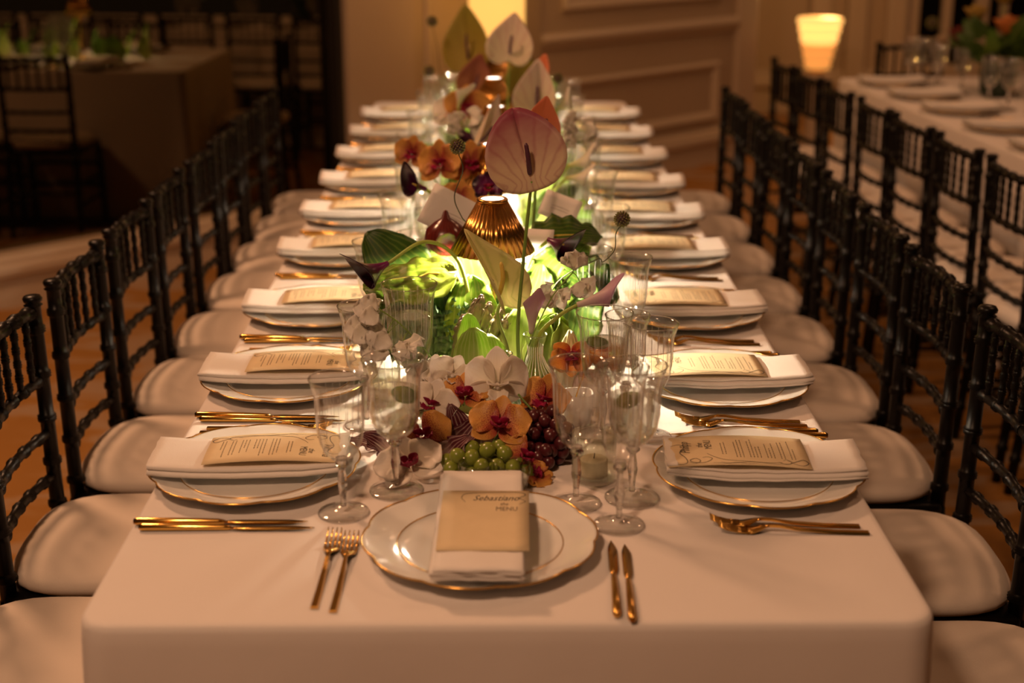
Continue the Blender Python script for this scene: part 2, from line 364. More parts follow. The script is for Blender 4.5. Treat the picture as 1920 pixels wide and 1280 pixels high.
# ================================================================== TABLES
def make_table(name, label, hx, hy, loc, rz):
    t = thing(name, label, 'table', loc, rz)
    obj('table_top', box(-hx+.012, hx-.012, -hy+.012, hy-.012, T-.035, T-.0045, .006), mat('plywood_'+name, (.35, .22, .12), .6), t, False)
    for x in (-hx+.12, hx-.12):
        for y in (-hy+.2, hy-.2): obj('leg', tube([(x, y, 0), (x, y, T-.035)], .018, 8), lacquer, t)
    return t
def make_cloth(label, hx, hy, loc, rz, seed):
    g = G(); rc = .045; per = []      # rounded-rectangle outline
    def arc(cx, cy, a0):
        for k in range(9): a = a0+PI/2*k/8; per.append((V((cx+rc*math.cos(a), cy+rc*math.sin(a), 0)), V((math.cos(a), math.sin(a), 0)), 1-abs(k-4)/4))
    def side(p, q, nrm, n):
        for k in range(1, n): per.append((V(p).lerp(V(q), k/n), V(nrm), 0))
    x, y = hx-rc, hy-rc
    arc(x, y, 0); side((x, hy, 0), (-x, hy, 0), (0, 1, 0), 22)
    arc(-x, y, PI/2); side((-hx, y, 0), (-hx, -y, 0), (-1, 0, 0), 70)
    arc(-x, -y, PI); side((-x, -hy, 0), (x, -hy, 0), (0, -1, 0), 22)
    arc(x, -y, 1.5*PI); side((hx, -y, 0), (hx, y, 0), (1, 0, 0), 70)
    n = len(per); rows = [(-.014, 0), (-.007, -.0008), (-.002, -.004), (0, -.011), (.001, -.03), (.002, -.08), (.003, -.16), (.004, -.28), (.005, -.42), (.006, -.58), (.007, -.752)]
    for off, dz in rows:
        for i, (p, nn, cf) in enumerate(per):
            d = -dz/.75; q = noise.noise(V((p.x*2.6, p.y*2.6, seed)))
            wav = .030*d**1.2*math.sin(p.x*17+p.y*13+3*q) + .045*d*q
            corner = cf*(.028*d**.8)
            wav *= min(1, .25+d*1.3)*(.10 if abs(nn.x) > .9 else 1)
            g.v.append(p+nn*(off+wav+corner)+V((0, 0, T+dz))); g.uv.append((0, 0))
    for r in range(len(rows)-1):
        for i in range(n): j = (i+1) % n; g.f.append((r*n+i, (r+1)*n+i, (r+1)*n+j, r*n+j))
    g.f.append(tuple(range(n)))
    o = tag(obj('tablecloth', g, cloth), label, 'tablecloth'); o.location = loc; o.rotation_euler = (0, 0, rz)
    return o
YC = 2.25; HY = 2.27
make_table('banquet_table', 'long banquet table under a cream cloth in the middle of the picture', .535, HY, (0, YC, 0), 0)
make_cloth('cream linen cloth falling over the long central banquet table', .535, HY, (0, YC, 0), 0, 1.3)
T2 = V((2.29, 3.25, 0)); R2 = R(3.7)
make_table('banquet_table', 'second banquet table standing at the right edge behind a row of chairs', .53, 2.1, T2, R2)
make_cloth('pale cloth over the second banquet table at the right edge', .53, 2.1, T2, R2, 5.1)
def t2p(x, y, z=0):            # a point in the second table's own frame
    return T2 + V((x*math.cos(R2)-y*math.sin(R2), x*math.sin(R2)+y*math.cos(R2), z))

# ================================================================== CHAIRS
def bamboo(a, b, r, rings, seg=10, taper=1.0, finial=False, bow=None):
    a, b = V(a), V(b); ts = {0.0: 1.0, 1.0: 1.0}; L = (b-a).length
    for t in rings:
        for dt, k in ((-.0085, 1.0), (-.005, 1.30), (-.0025, 1.12), (0, 1.34), (.0025, 1.12), (.005, 1.30), (.0085, 1.0)):
            tt = t+dt/L
            if 0 < tt < 1: ts[tt] = k
    for k in range(1, 8): ts.setdefault(k/8+.0007, 1.0)
    keys = sorted(ts); pts = [a.lerp(b, t)+(V(bow)*math.sin(PI*t) if bow else V((0, 0, 0))) for t in keys]; rad = [r*ts[t]*(1+(taper-1)*t) for t in keys]
    if finial:
        d = (b-a).normalized()
        for q, k in ((.003, 1.25), (.007, .85), (.010, 1.2), (.016, 1.28), (.021, 1.05), (.023, .4)): pts.append(b+d*q); rad.append(r*k)
    return tube(pts, rad, seg)
def make_chair(label):
    t = thing('chiavari_chair', label, 'chair', group='black chairs with white cushions')
    Wd = .165; topz = .872
    for s in (-1, 1):
        p0, p1, p2 = V((-.225, s*(Wd+.005), 0)), V((-.19, s*Wd, .42)), V((-.198, s*Wd*1.0, topz))
        lo = bamboo(p0, p1, .0135, (.25, .55, .85), taper=1.2); up = bamboo(p1, p2, .0148, (.10, .30, .50, .70, .90), taper=.95, finial=True)
        obj('back_post', lo.add(up), lacquer, t)
        obj('front_leg', bamboo((.130, s*.18, 0), (.125, s*.175, .42), .012, (.2, .45, .7, .92), taper=1.3), lacquer, t)
    def bx(z): return -.19-(z-.42)*.0177
    obj('top_rail', bamboo((bx(.862), -Wd, .862), (bx(.862), Wd, .862), .0115, (.08, .24, .40, .60, .76, .92), bow=(-.018, 0, .004)), lacquer, t)
    obj('lower_rail', bamboo((bx(.725), -Wd, .725), (bx(.725), Wd, .725), .0095, (.08, .24, .40, .60, .76, .92), bow=(-.018, 0, 0)), lacquer, t)
    for z in (.615, .525): obj('cross_rail', bamboo((bx(z), -Wd, z), (bx(z), Wd, z), .0095, (.14, .32, .5, .68, .86), bow=(-.02, 0, 0)), lacquer, t)
    for k in range(6):
        y = -.125+k*.05; b = -.018*math.cos(y/Wd*PI/2)
        obj('spindle', bamboo((bx(.727)+b, y, .727), (bx(.86)+b, y, .863), .0066, (.22, .42, .62, .82), seg=8), lacquer, t)
    obj('seat_frame', box(-.195, .135, -.19, .19, .405, .436, .012), lacquer, t)
    for s in (-1, 1):
        for z in (.16, .26): obj('side_stretcher', bamboo((-.2-.02*(1-z/.42), s*.168, z), (.128, s*.178, z), .0085, (.2, .5, .8), seg=8), lacquer, t)
    for z in (.20, .31): obj('front_stretcher', bamboo((.127, -.177, z), (.127, .177, z), .0085, (.2, .5, .8), seg=8), lacquer, t)
    obj('rear_stretcher', bamboo((-.203, -.166, .22), (-.203, .166, .22), .0085, (.2, .5, .8), seg=8), lacquer, t)
    # domed cushion on a rounded-square outline
    def rr(a): c, s = abs(math.cos(a)), abs(math.sin(a)); return 1/((c**3.2+s**3.2)**(1/3.2))
    prof = [(1e-4, .434), (.15, .434), (.19, .436), (.203, .446), (.206, .458), (.198, .470), (.18, .478), (.14, .485), (.08, .489), (1e-4, .490)]
    g = lathe(prof, 40, rmod=lambda a, i, z: rr(a)); g.v = [V((p.x*.82-.038, p.y*.96, p.z)) for p in g.v]
    obj('cushion', g, cushion_m, t)
    return t
LY = [.44, .88, 1.325, 1.765, 2.19, 2.63, 3.05, 3.47, 3.89]
RY = [.34, .79, 1.262, 1.69, 2.14, 2.56, 3.0, 3.44, 3.88]
chair0 = None
def chair(loc, rz, label, group):
    global chair0
    if chair0 is None: chair0 = make_chair(label); chair0.location = loc; chair0.rotation_euler = (0, 0, rz); chair0['group'] = group; return chair0
    return dup(chair0, loc, rz, label, group)
for i, y in enumerate(LY):
    chair((-.699+.001*max(0, i-2), y, 0), R((-1.5, 1, 0, -1, 1.5, 0, 1, -1, 0)[i]), f'{ORD[i]} black bamboo-turned chair from the front on the left side of the central table', 'chairs on the left of the central table')
for i, y in enumerate(RY):
    chair((.699-.001*max(0, i-2), y, 0), PI+R((1, -1, 1, 0, -1.5, 0, 1, 0, 1)[i]), f'{ORD[i]} black bamboo-turned chair from the front on the right side of the central table', 'chairs on the right of the central table')
for i, y in enumerate((1.72, 1.3, .86, .42, .02, -.4, -.82, -1.24, -1.66)):
    p = t2p(-.70, y); chair((p.x, p.y, 0), R2+R((0, 1, -1, 0, 1, 0, -1, 1, 0)[i]), f'{ORD[i]} black chair from the far end along the second table at the right', 'chairs along the second table')
p = t2p(-.03, 2.1+.22); chair((p.x, p.y, 0), -PI/2+R2, 'black chair at the far end of the second table, its back to the wall', 'chairs along the second table')
chair((.0, YC+HY+.2, 0), -PI/2, 'black chair at the far end of the central table behind the flowers', 'chairs of the central table')

# ================================================================== PLACE SETTINGS
def place_words(side, i):
    return f'on the {side}, {ORD[i]} place from the front'
def make_plate(label, group):
    t = thing('charger_plate', label, 'plate', group=group)
    prof = [(1e-4, .0045), (.06, .0045), (.098, .0050), (.108, .0062), (.115, .0095), (.119, .0115), (.135, .0135), (.150, .0170), (.160, .0205), (.1655, .0225),
            (.1660, .0215), (.160, .0180), (.150, .0145), (.135, .0105), (.118, .0080), (.108, .0030), (.104, .0), (.098, .0), (.096, .0020), (1e-4, .0022)]
    def lobes(a): return .966+.040*abs(math.cos(5*a+.3))**.55
    def rm(a, i, z): 
        r = prof[i][0]; k = max(0, min(1, (r-.12)/.04)); return 1+(lobes(a)-1)*k
    t.scale = (.968, .968, 1)
    obj('dish', lathe(prof, 120, rmod=rm), porcelain, t)
    ring = [V((.1658*lobes(a)*math.cos(a), .1658*lobes(a)*math.sin(a), .0222)) for a in [2*PI*k/120 for k in range(121)]]
    obj('gold_rim', tube(ring, .0014, 6, caps=False), rimgold, t)
    ring = [V((.1175*math.cos(a), .1175*math.sin(a), .0112)) for a in [2*PI*k/72 for k in range(73)]]
    obj('gold_band', tube(ring, .0009, 5, caps=False), rimgold, t)
    return t
plate0 = None
def plate(loc, rz, label, group):
    global plate0
    if plate0 is None: plate0 = make_plate(label, group); plate0.location = loc; plate0.rotation_euler = (0, 0, rz); return plate0
    return dup(plate0, loc, rz, label, group)

# napkin: linen folded over itself, long side along local Y, saddle-bent into the plate
NAPSAG = lambda y, L: .0075*(2*y/L)**2-.0075
def napkin_mesh(W, L, seed, layers=4, gap=.0042, th=.0034):
    path = []
    for k in range(layers):
        xs = [(-1+2*i/10) for i in range(11)]
        if k % 2: xs = xs[::-1]
        for i, x in enumerate(xs): path.append((x*W/2*(1-.015*k), k*gap))
        if k < layers-1: path.append(((W/2*1.012) if k % 2 == 0 else (-W/2*1.012), k*gap+gap/2))
    n = len(path); g = G(); nl = 18
    for j in range(nl+1):
        y = -L/2+L*j/nl
        for side in (1, -1):
            for i, (x, z) in enumerate(path):
                a = path[max(0, i-1)]; b = path[min(n-1, i+1)]; tx, tz = b[0]-a[0], b[1]-a[1]; q = math.hypot(tx, tz) or 1
                nx, nz = -tz/q, tx/q
                q2 = noise.noise(V((x*14, y*9, seed+z*60)))
                wob = .0022*q2 + .0016*noise.noise(V((x*50, y*30, seed)))
                end = (abs(2*y/L)**6)*.003*noise.noise(V((x*40, z*300, seed+9)))
                yy = y + end + .0012*noise.noise(V((x*20, z*500, seed+3)))
                g.v.append(V((x+nx*th/2*side, yy, th/2+z+nz*th/2*side+wob*.9+NAPSAG(y, L)+.0075))); g.uv.append((0, 0))
    R_ = 2*n
    for j in range(nl):
        for i in range(n-1):
            a = j*R_+i; g.f.append((a, a+1, a+R_+1, a+R_)); b = a+n; g.f.append((b, b+R_, b+R_+1, b+1))
        for i in (0, n-1):
            a = j*R_+i; g.f.append((a, a+R_, a+R_+n, a+n) if i == 0 else (a, a+n, a+n+R_, a+R_))
    for j in (0, nl):
        for i in range(n-1):
            a = j*R_+i; g.f.append((a, a+n, a+n+1, a+1) if j == 0 else (a, a+1, a+n+1, a+n))
    return g
NAP = [napkin_mesh(.124, .296, s).mesh('napkin_linen_fold') for s in (1.0, 4.2, 8.8)]
NAPE = napkin_mesh(.118, .325, 6.1).mesh('napkin_linen_fold')
for m_ in NAP+[NAPE]: m_.materials.append(napkin_m)

# menu card: printed parchment card, long side along local Y, name at +Y, scroll ornament down the left edge
CW, CL = .116, .214
def cbow(x, y): return .006*(1-(2*y/CL)**2) + .0025*math.sin(3*x/CW+1)*(.5-y/CL)
def line_mesh(pts, wd, up=.0006):
    """flat printed stroke of varying width lying on the card"""
    g = G(); pts = [V((p[0], p[1], 0)) for p in pts]; n = len(pts)
    for i, p in enumerate(pts):
        t = (pts[min(i+1, n-1)]-pts[max(i-1, 0)]); t = t.normalized() if t.length > 0 else V((1, 0, 0)); q = V((-t.y, t.x, 0)); k = wd*(.45+.55*math.sin(PI*i/(n-1))**.7)/2
        for s in (1, -1): a = p+q*s*k; g.v.append(V((a.x, a.y, cbow(a.x, a.y)+up))); g.uv.append((0, 0))
    for i in range(n-1): g.f.append((2*i, 2*i+1, 2*i+3, 2*i+2))
    return g
def c2(pts, n=8): return curve([(x, y, 0) for x, y in pts], n)
def ornament():
    g = G(); X = -CW/2
    strokes = [
        ([(X+.012, .100), (X+.006, .088), (X+.012, .078), (X+.030, .079), (X+.052, .086), (X+.074, .078), (X+.084, .086), (X+.080, .098)], .0013),
        ([(X+.014, .075), (X+.008, .066), (X+.016, .058), (X+.026, .064), (X+.021, .073), (X+.012, .068), (X+.010, .052), (X+.022, .040), (X+.030, .046), (X+.028, .054)], .0013),
        ([(X+.044, .046), (X+.030, .036), (X+.018, .020), (X+.013, -.010), (X+.010, -.042), (X+.014, -.064)], .0012),
        ([(X+.008, .040), (X+.006, .010), (X+.011, -.020), (X+.007, -.050), (X+.010, -.072)], .0009),
        ([(X+.012, .028), (X+.004, .018), (X+.009, .004), (X+.004, -.012), (X+.008, -.030)], .0007),
        ([(X+.014, -.058), (X+.008, -.070), (X+.020, -.086), (X+.028, -.098), (X+.018, -.104), (X+.008, -.094), (X+.012, -.080)], .0016),
        ([(X+.022, -.072), (X+.016, -.078), (X+.010, -.074)], .0008), ([(X+.020, -.066), (X+.024, -.072), (X+.015, -.082)], .0008),
        ([(X+.006, .100), (X+.010, .092), (X+.004, .084)], .0007), ([(X+.010, .102), (X+.018, .096), (X+.012, .090)], .0007)]
    for s, wd in strokes: g.add(line_mesh(c2(s), wd))
    return g
def small_print():
    g = G(); r = random.Random(3); y = .022
    for block, xs in ((2, .012), (0, 0), (3, 0), (4, 0), (3, 0), (2, 0), (2, 0)):
        for k in range(block):
            ln = r.uniform(.036, .070); x = -CW/2+.027+xs; e = x+ln
            while x < e:
                wl_ = r.uniform(.003, .008); g.add(line_mesh([(x, y), (x+wl_/2, y), (x+wl_, y)], .0014)); x += wl_+.0012
            y -= .0052
        y -= .0050
    return g
def script_name(kind):
    r = random.Random(kind); pts = [(-.002, .070), (.002, .084)]; x = .002
    for k in range(5+kind % 3):
        pts += [(x+.002, .074), (x+.005, .073), (x+.004, .0795), (x+.0065, .076+.003*r.random())]; x += .0058
    return line_mesh(c2(pts, 5), .0012)
def text_mesh(body, size, x, y, shear=0, sx=1):
    cu = bpy.data.curves.new('t', 'FONT'); cu.body = body; cu.size = size; cu.shear = shear; cu.align_x = 'CENTER'; cu.align_y = 'CENTER'; cu.resolution_u = 2
    o = bpy.data.objects.new('t', cu); col.objects.link(o); dg = bpy.context.evaluated_depsgraph_get(); dg.update()
    me = bpy.data.meshes.new_from_object(o.evaluated_get(dg)); bpy.data.objects.remove(o); bpy.data.curves.remove(cu)
    g = G(); g.v = [V((v.co.x*sx+x, v.co.y+y, cbow(v.co.x*sx+x, v.co.y+y)+.0006)) for v in me.vertices]; g.f = [tuple(p.vertices) for p in me.polygons]; g.uv = [(0, 0)]*len(g.v)
    bpy.data.meshes.remove(me); return g
CARD = sheet(lambda u, v: ((u-.5)*CW, (v-.5)*CL, cbow((u-.5)*CW, (v-.5)*CL)), 6, 14, .0007).mesh('menu_card'); CARD.materials.append(paper)
ORN = ornament().mesh('scroll_ornament'); ORN.materials.append(ink)
PRT = small_print().mesh('small_print'); PRT.materials.append(inksoft)
TIT = text_mesh('the', .014, .018, .054, .3).add(text_mesh('MENU', .016, .020, .041, 0, .8)).mesh('title_lettering'); TIT.materials.append(ink)
NAMES = {'v': text_mesh('Viktoria', .019, .012, .077, .45, .85), 'p': text_mesh('Philipp', .020, .012, .077, .45, .85)}
NAMES = {k: g.mesh('name_lettering') for k, g in NAMES.items()}
for k in range(3): NAMES[k] = script_name(k).mesh('name_lettering')
for m_ in NAMES.values(): m_.materials.append(ink)
def menu_card(loc, rz, label, group, name, tilt=0):
    t = tag(obj('menu_card', CARD, None), label, 'card', group); t.location = loc; t.rotation_euler = (tilt, 0, rz)
    obj('scroll_ornament', ORN, None, t); obj('small_print', PRT, None, t); obj('title_lettering', TIT, None, t); obj('name_lettering', NAMES[name], None, t)
    return t

# cutlery, lying along local Y, business end at +Y
def make_fork(label, group):
    t = thing('fork', label, 'fork', group=group)
    def bar(pts, ws, th):
        g = G(); n = len(pts)
        for (y, z), wd in zip(pts, ws):
            for sx, sz in ((-1, -.5), (-.8, .5), (.8, .5), (1, -.5)): g.v.append(V((sx*wd/2, y, z+sz*th))); g.uv.append((0, 0))
        for i in range(n-1):
            for k in range(4): k2 = (k+1) % 4; g.f.append((i*4+k, i*4+k2, i*4+4+k2, i*4+4+k))
        g.f.append((3, 2, 1, 0)); g.f.append(tuple(n*4-4+k for k in range(4))); return g
    obj('handle', bar([(-.105, .0025), (-.06, .003), (-.01, .006), (.02, .0105), (.035, .011)], [.0105, .0095, .0075, .0055, .0055], .0034), gold, t, False)
    obj('head', bar([(.034, .011), (.042, .0095), (.050, .0065), (.058, .0042), (.064, .0036)], [.0055, .011, .019, .0225, .0225], .0024), gold, t)
    for k in range(4):
        x = -.0093+k*.0062
        g = bar([(.063, .0036), (.08, .0048), (.095, .0085), (.106, .0135)], [.0036, .0032, .0028, .0016], .0020); g.v = [v+V((x, 0, 0)) for v in g.v]
        obj('tine', g, gold, t)
    return t
def make_knife(label, group):
    t = thing('knife', label, 'knife', group=group)
    obj('handle', tube([(0, -.125, .0058), (0, -.12, .0058), (0, -.06, .0054), (0, -.005, .0046), (0, .004, .0038)], [.0036, .0056, .0052, .0042, .0032], 10), gold, t)
    g = G(); n = 12
    for i in range(n+1):
        s = i/n; y = .0+s*.122; wd = .0125*min(1, .45+3*s)*(1 if s < .72 else max(.06, 1-((s-.72)/.28)**1.7)); th = .0022*(1-.6*s)
        for x, z in ((-wd*.45, .0036-th/2), (wd*.55, .0034), (-wd*.45, .0036+th/2)): g.v.append(V((x, y, z))); g.uv.append((0, 0))
    for i in range(n):
        for k in range(3): k2 = (k+1) % 3; g.f.append((i*3+k, i*3+k2, i*3+3+k2, i*3+3+k))
    g.f.append((2, 1, 0)); g.f.append((n*3, n*3+1, n*3+2)); obj('blade', g, gold, t)
    return t
proto = {}
def item(kind, loc, rz, label, group, maker, scale=None):
    if kind not in proto:
        o = maker(label, group); o.location = loc; o.rotation_euler = (0, 0, rz); proto[kind] = o
        if scale: o.scale = scale
        return o
    return dup(proto[kind], loc, rz, label, group, scale)
PLY = [.455, .882, 1.327, 1.815, 2.245, 2.685, 3.135, 3.585, 4.035]
PRY = [.434, .850, 1.300, 1.785, 2.205, 2.625, 3.085, 3.535, 4.005]
for side, ys, sg in (('left', PLY, -1), ('right', PRY, 1)):
    for i, y in enumerate(ys):
        w_ = place_words(side, i); x = sg*(.392 if i else .386); up = -sg
        rz = PI/2*sg; j = rnd.uniform(-.05, .05)           # local +Y of cards, napkins and forks points to the table's middle
        plate((x, y, T), rnd.uniform(0, 6), f'white scalloped charger plate with gold rim {w_}', 'charger plates on the central table')
        n_ = tag(obj('napkin', NAP[i % 3], None), f'folded white linen napkin laid across the plate {w_}', 'napkin', 'napkins on the central table')
        n_.location = (x+sg*.006, y+.002, T+.0195); n_.rotation_euler = (0, 0, rz+j+(.06 if side == 'left' else -.02))
        menu_card((x-sg*.035, y+.001, T+.0402), rz+j+(.05 if side == 'left' else .0), f'parchment menu card on the napkin {w_}', 'menu cards on the central table', ('v' if side == 'left' else 'p') if i == 0 else i % 3)
        # knives on the guest's right hand, forks on the left
        ky, fy = (y-.180, y+.172) if side == 'left' else (y+.166, y-.196)
        for k in range(2):
            item('knife', (sg*(.405-.012*k), ky+sg*.014*k-(.006 if k and side == 'left' else 0), T), rz+rnd.uniform(-.03, .03), f'gold table knife, {"upper" if k else "lower"} of two, {w_}', 'gold knives on the central table', make_knife)
            item('fork', (sg*(.402-.008*k), fy+.022*k, T), rz+rnd.uniform(-.03, .03)-.06*sg*(side == 'right'), f'gold fork, {"upper" if k else "lower"} of two, {w_}', 'gold forks on the central table', make_fork)
# the place at the near end
plate((-.037, .193, T), .2, 'white scalloped charger plate with gold rim at the near end of the table', 'charger plates on the central table')
n_ = tag(obj('napkin', NAPE, None), 'folded white linen napkin on the near end plate under a blank menu back', 'napkin', 'napkins on the central table'); n_.location = (-.038, .205, T+.0195); n_.rotation_euler = (0, 0, -.01)
def end_card():
    w_, l_ = .122, .185; f = lambda x, y: .0012*(1-(2*y/l_)**2)
    t = tag(obj('menu_card', sheet(lambda u, v: ((u-.5)*w_, (v-.5)*l_, f(0, (v-.5)*l_)), 6, 10, .0007), paper), 'parchment name card lying on the napkin at the near end place', 'card', 'menu cards on the central table')
    t.location = (-.031, .198, T+.0412); t.rotation_euler = (R(1.2), 0, -.02)
    for b, s, x, y, sh in (('Sebastiano', .0245, .014, .0655, .45), ('the', .014, .026, .046, .3), ('MENU', .018, .030, .030, 0)):
        g = text_mesh(b, s, x, y, sh, .62); g.v = [V((p.x, p.y, f(p.x, p.y)+.0006)) for p in g.v]; obj('name_lettering' if s > .02 else 'title_lettering', g, ink if s > .02 else inksoft, t)
    g = line_mesh(c2([(-.028, .052), (-.034, .068), (-.026, .082), (.01, .086), (.046, .086), (.056, .078), (.048, .066), (.056, .056), (.047, .046)]), .0012); g.v = [V((p.x, p.y, f(p.x, p.y)+.0006)) for p in g.v]
    obj('scroll_ornament', g, ink, t)
end_card()
for k, (x, y, a) in enumerate(((-.2415, .127, -.02), (-.217, .117, -.02))):
    item('fork', (x, y, T), a, f'gold fork {("farther left", "nearer the plate")[k]} of the pair beside the near end plate', 'gold forks on the central table', make_fork)
for k, (x, y, a) in enumerate(((.139, .102, -.042), (.157, .090, -.042))):
    item('knife', (x, y, T), a, f'gold knife {("nearer the plate", "farther right")[k]} of the pair beside the near end plate', 'gold knives on the central table', make_knife, (1, .88, 1))

# ================================================================== GLASSWARE
def make_glass(kind, h, rb, rr, rf, water):
    def mk(label, group):
        t = thing({'wine': 'wine_glass', 'water': 'water_glass', 'slim': 'white_wine_glass'}[kind], label, 'glass', group=group)
        zb = h*.40; H = h-zb
        out = [(.004, zb), (rb*.45, zb+H*.03), (rb*.72, zb+H*.11), (rb*.90, zb+H*.24), (rb*.985, zb+H*.40), (rb, zb+H*.55), (rb*1.01, zb+H*.70), (rb*1.05, zb+H*.84), (rr*.965, zb+H*.94), (rr, zb+H)]
        wl_ = .0011; inn = [(max(1e-4, r-wl_), z+(.003 if i == 0 else .0008)) for i, (r, z) in enumerate(out)]; inn[-1] = (rr-.0008, h)
        b = obj('bowl', lathe(out+inn[::-1], 40), glassm, t)
        g = G(); n = 22
        for k in range(n):
            a = 2*PI*k/n; pts = []
            for q in (.36, .5, .62, .74, .86) if k % 2 else (.50, .6, .7, .8, .90):
                z = zb+H*q; j = next(i for i in range(len(out)-1) if out[i+1][1] >= z); (r0, z0), (r1, z1) = out[j], out[j+1]; r = r0+(r1-r0)*(z-z0)/(z1-z0)+.0001
                pts.append((r*math.cos(a), r*math.sin(a), z))
            g.add(tube(pts, .00030, 4))
        c_ = obj('cut_lines', g, cutm, b); c_['kind'] = 'stuff'
        obj('rim', tube([(rr*math.cos(2*PI*k/40), rr*math.sin(2*PI*k/40), h) for k in range(41)], .0007, 5, caps=False), stemglass, b)
        st = [(.0045, .011), (.0042, .022), (.0058, .036), (.0076, .046), (.0066, .056), (.0046, .068), (.0042, zb-.014), (.0062, zb-.011), (.0100, zb-.0075), (.0104, zb-.004), (.0066, zb), (.0085, zb+.004), (1e-4, zb+.0045)]
        obj('stem', lathe(st, 8), stemglass, t, False)
        ft = [(1e-4, 0), (rf*.97, 0), (rf, .0012), (rf*.97, .0026), (rf*.7, .0040), (rf*.4, .0062), (.010, .009), (.0055, .0125), (1e-4, .0125)]
        f_ = obj('foot', lathe(ft, 36), footglass, t)
        obj('foot_edge', tube([(rf*math.cos(2*PI*k/36), rf*math.sin(2*PI*k/36), .0013) for k in range(37)], .0009, 5, caps=False), stemglass, f_)
        if water:
            zt = zb+H*water; pr = [(max(1e-4, r-wl_-.0004), z+.0012) for r, z in out if z < zt-.004]; j = len(pr); (r0, z0), (r1, z1) = out[j-1], out[j]; rt = r0+(r1-r0)*(zt-z0)/(z1-z0)-wl_-.0004
            obj('water', lathe([(1e-4, zb+.004)]+pr[1:]+[(rt, zt), (rt*.5, zt-.0002), (1e-4, zt-.0002)], 40), waterm, t)
        return t
    return mk
MK = {'wine': make_glass('wine', .206, .0345, .0425, .0365, 0), 'water': make_glass('water', .208, .0385, .0465, .040, .62), 'slim': make_glass('slim', .232, .030, .037, .036, 0)}
GL = [  # kind, x, y, label, height scale
    ('wine', -.236, .311, 'empty wine glass in front on the left, nearest the near end forks', 1),
    ('water', -.165, .391, 'filled water glass in front on the left of the green grapes', 1),
    ('wine', -.233, .664, 'empty wine glass behind the drooping white blossoms on the left', 1.02),
    ('water', -.158, .684, 'tall filled water glass under the dark calla lily on the left', 1.16),
    ('wine', .102, .340, 'empty wine glass in front on the right beside the red grapes', 1.06),
    ('water', .186, .360, 'filled water glass in front on the right, beside the ribbed candle holder', 1),
    ('slim', .159, .265, 'tall slim wine glass in front on the right, nearest the end knives', 1.02),
    ('wine', .237, .607, 'empty wine glass farther right behind the first right plate', .95),
    ('water', .160, .612, 'filled water glass under the pale calla lily on the right', 1.02),
    ('slim', .200, .640, 'slim wine glass between two others behind the right candle holder', .86)]
for kind, x, y, lb, hs in GL: item(kind, (x, y, T+.001), rnd.uniform(0, 6), lb, 'stemware near the front', MK[kind], (1, 1, hs))
k_ = 0
for i, y in enumerate((1.13, 1.57, 1.97, 2.42, 2.85, 3.3, 3.75)):
    for side, sg in (('left', -1), ('right', 1)):
        yy = y+(0 if sg < 0 else -.13); wd = ORD[i+2]
        item('wine', (sg*(.245+rnd.uniform(-.012, .012)), yy, T+.001), rnd.uniform(0, 6), f'empty wine glass of the {wd} glass pair from the front on the {side}', 'stemware along the middle and far table', MK['wine'])
        item('water', (sg*(.172+rnd.uniform(-.012, .012)), yy+.055, T+.001), rnd.uniform(0, 6), f'water glass of the {wd} glass pair from the front on the {side}', 'stemware along the middle and far table', MK['water'])
lime = petal_mat('lime_flesh', (.45, .55, .12), (.16, .26, .02), trans=.3)
def lime_slice(x, y, z, rx, ry, lb):
    o = thing('lime_slice', lb, 'lime slice', (x, y, z)); o.rotation_euler = (rx, ry, 0)
    obj('flesh', lathe([(1e-4, -.0012), (.0165, -.0012), (.0165, .0012), (1e-4, .0012)], 24), lime, o)
    obj('peel', tube([(.0175*math.cos(2*PI*k/24), .0175*math.sin(2*PI*k/24), 0) for k in range(25)], .0018, 6, caps=False), MATS.get('lime_peel') or mat('lime_peel', (.10, .22, .015), .35), o)
lime_slice(-.150, .389, T+.154, R(18), R(14), 'lime slice in the front left water glass')
lime_slice(.178, .358, T+.156, R(15), R(-14), 'lime slice in the front right water glass')
lime_slice(.150, .618, T+.160, R(12), R(8), 'lemon slice in the water glass under the pale calla lily')

# small table pieces
def ribbed_vessel(prof, ribs, amp, seg=None): return lathe(prof, seg or ribs*4, rmod=lambda a, i, z: 1+amp*math.cos(ribs*a))
def candle_holder(x, y, lb, s=1):
    t = thing('candle_holder', lb, 'candle holder', (x, y, T+.001), group='ribbed candle holders'); t.scale = (s, s, s)
    obj('ribbed_cup', ribbed_vessel([(1e-4, 0), (.031, 0), (.033, .003), (.033, .03), (.0335, .076), (.0318, .076), (.0312, .03), (.030, .006), (1e-4, .006)], 28, .02), vaseglass, t)
    obj('candle', lathe([(1e-4, .0065), (.021, .0065), (.0215, .012), (.0215, .032), (.019, .034), (1e-4, .0335)], 24), waxm, t)
    obj('wick', tube([(0, 0, .033), (.001, 0, .042)], .0008, 5), ink, t)
candle_holder(.134, .432, 'ribbed glass candle holder with a pale candle beside the red grapes')
candle_holder(-.215, .775, 'ribbed glass candle holder behind the white blossoms on the left', .95)
candle_holder(.075, 1.62, 'ribbed glass candle holder between the far flowers on the right')
candle_holder(-.19, 1.30, 'ribbed glass candle holder behind the dark green chard leaf')
def salt_dish(x, y, lb, colr, nm):
    t = thing('glass_dish', lb, 'dish', (x, y, T+.001), group='small glass dishes behind the near end plate')
    obj('bowl', lathe([(1e-4, 0), (.018, 0), (.022, .004), (.0255, .018), (.0268, .042), (.0256, .042), (.0242, .018), (.020, .006), (1e-4, .005)], 30), vaseglass, t)
    obj('contents', lathe([(1e-4, .0055), (.018, .006), (.0232, .018), (.020, .021), (1e-4, .023)], 24), mat(nm, colr, .9, noise_amt=.5, noise_scale=300), t)
salt_dish(-.046, .398, 'small glass dish of ground pepper under the green grapes', (.10, .07, .045), 'pepper')
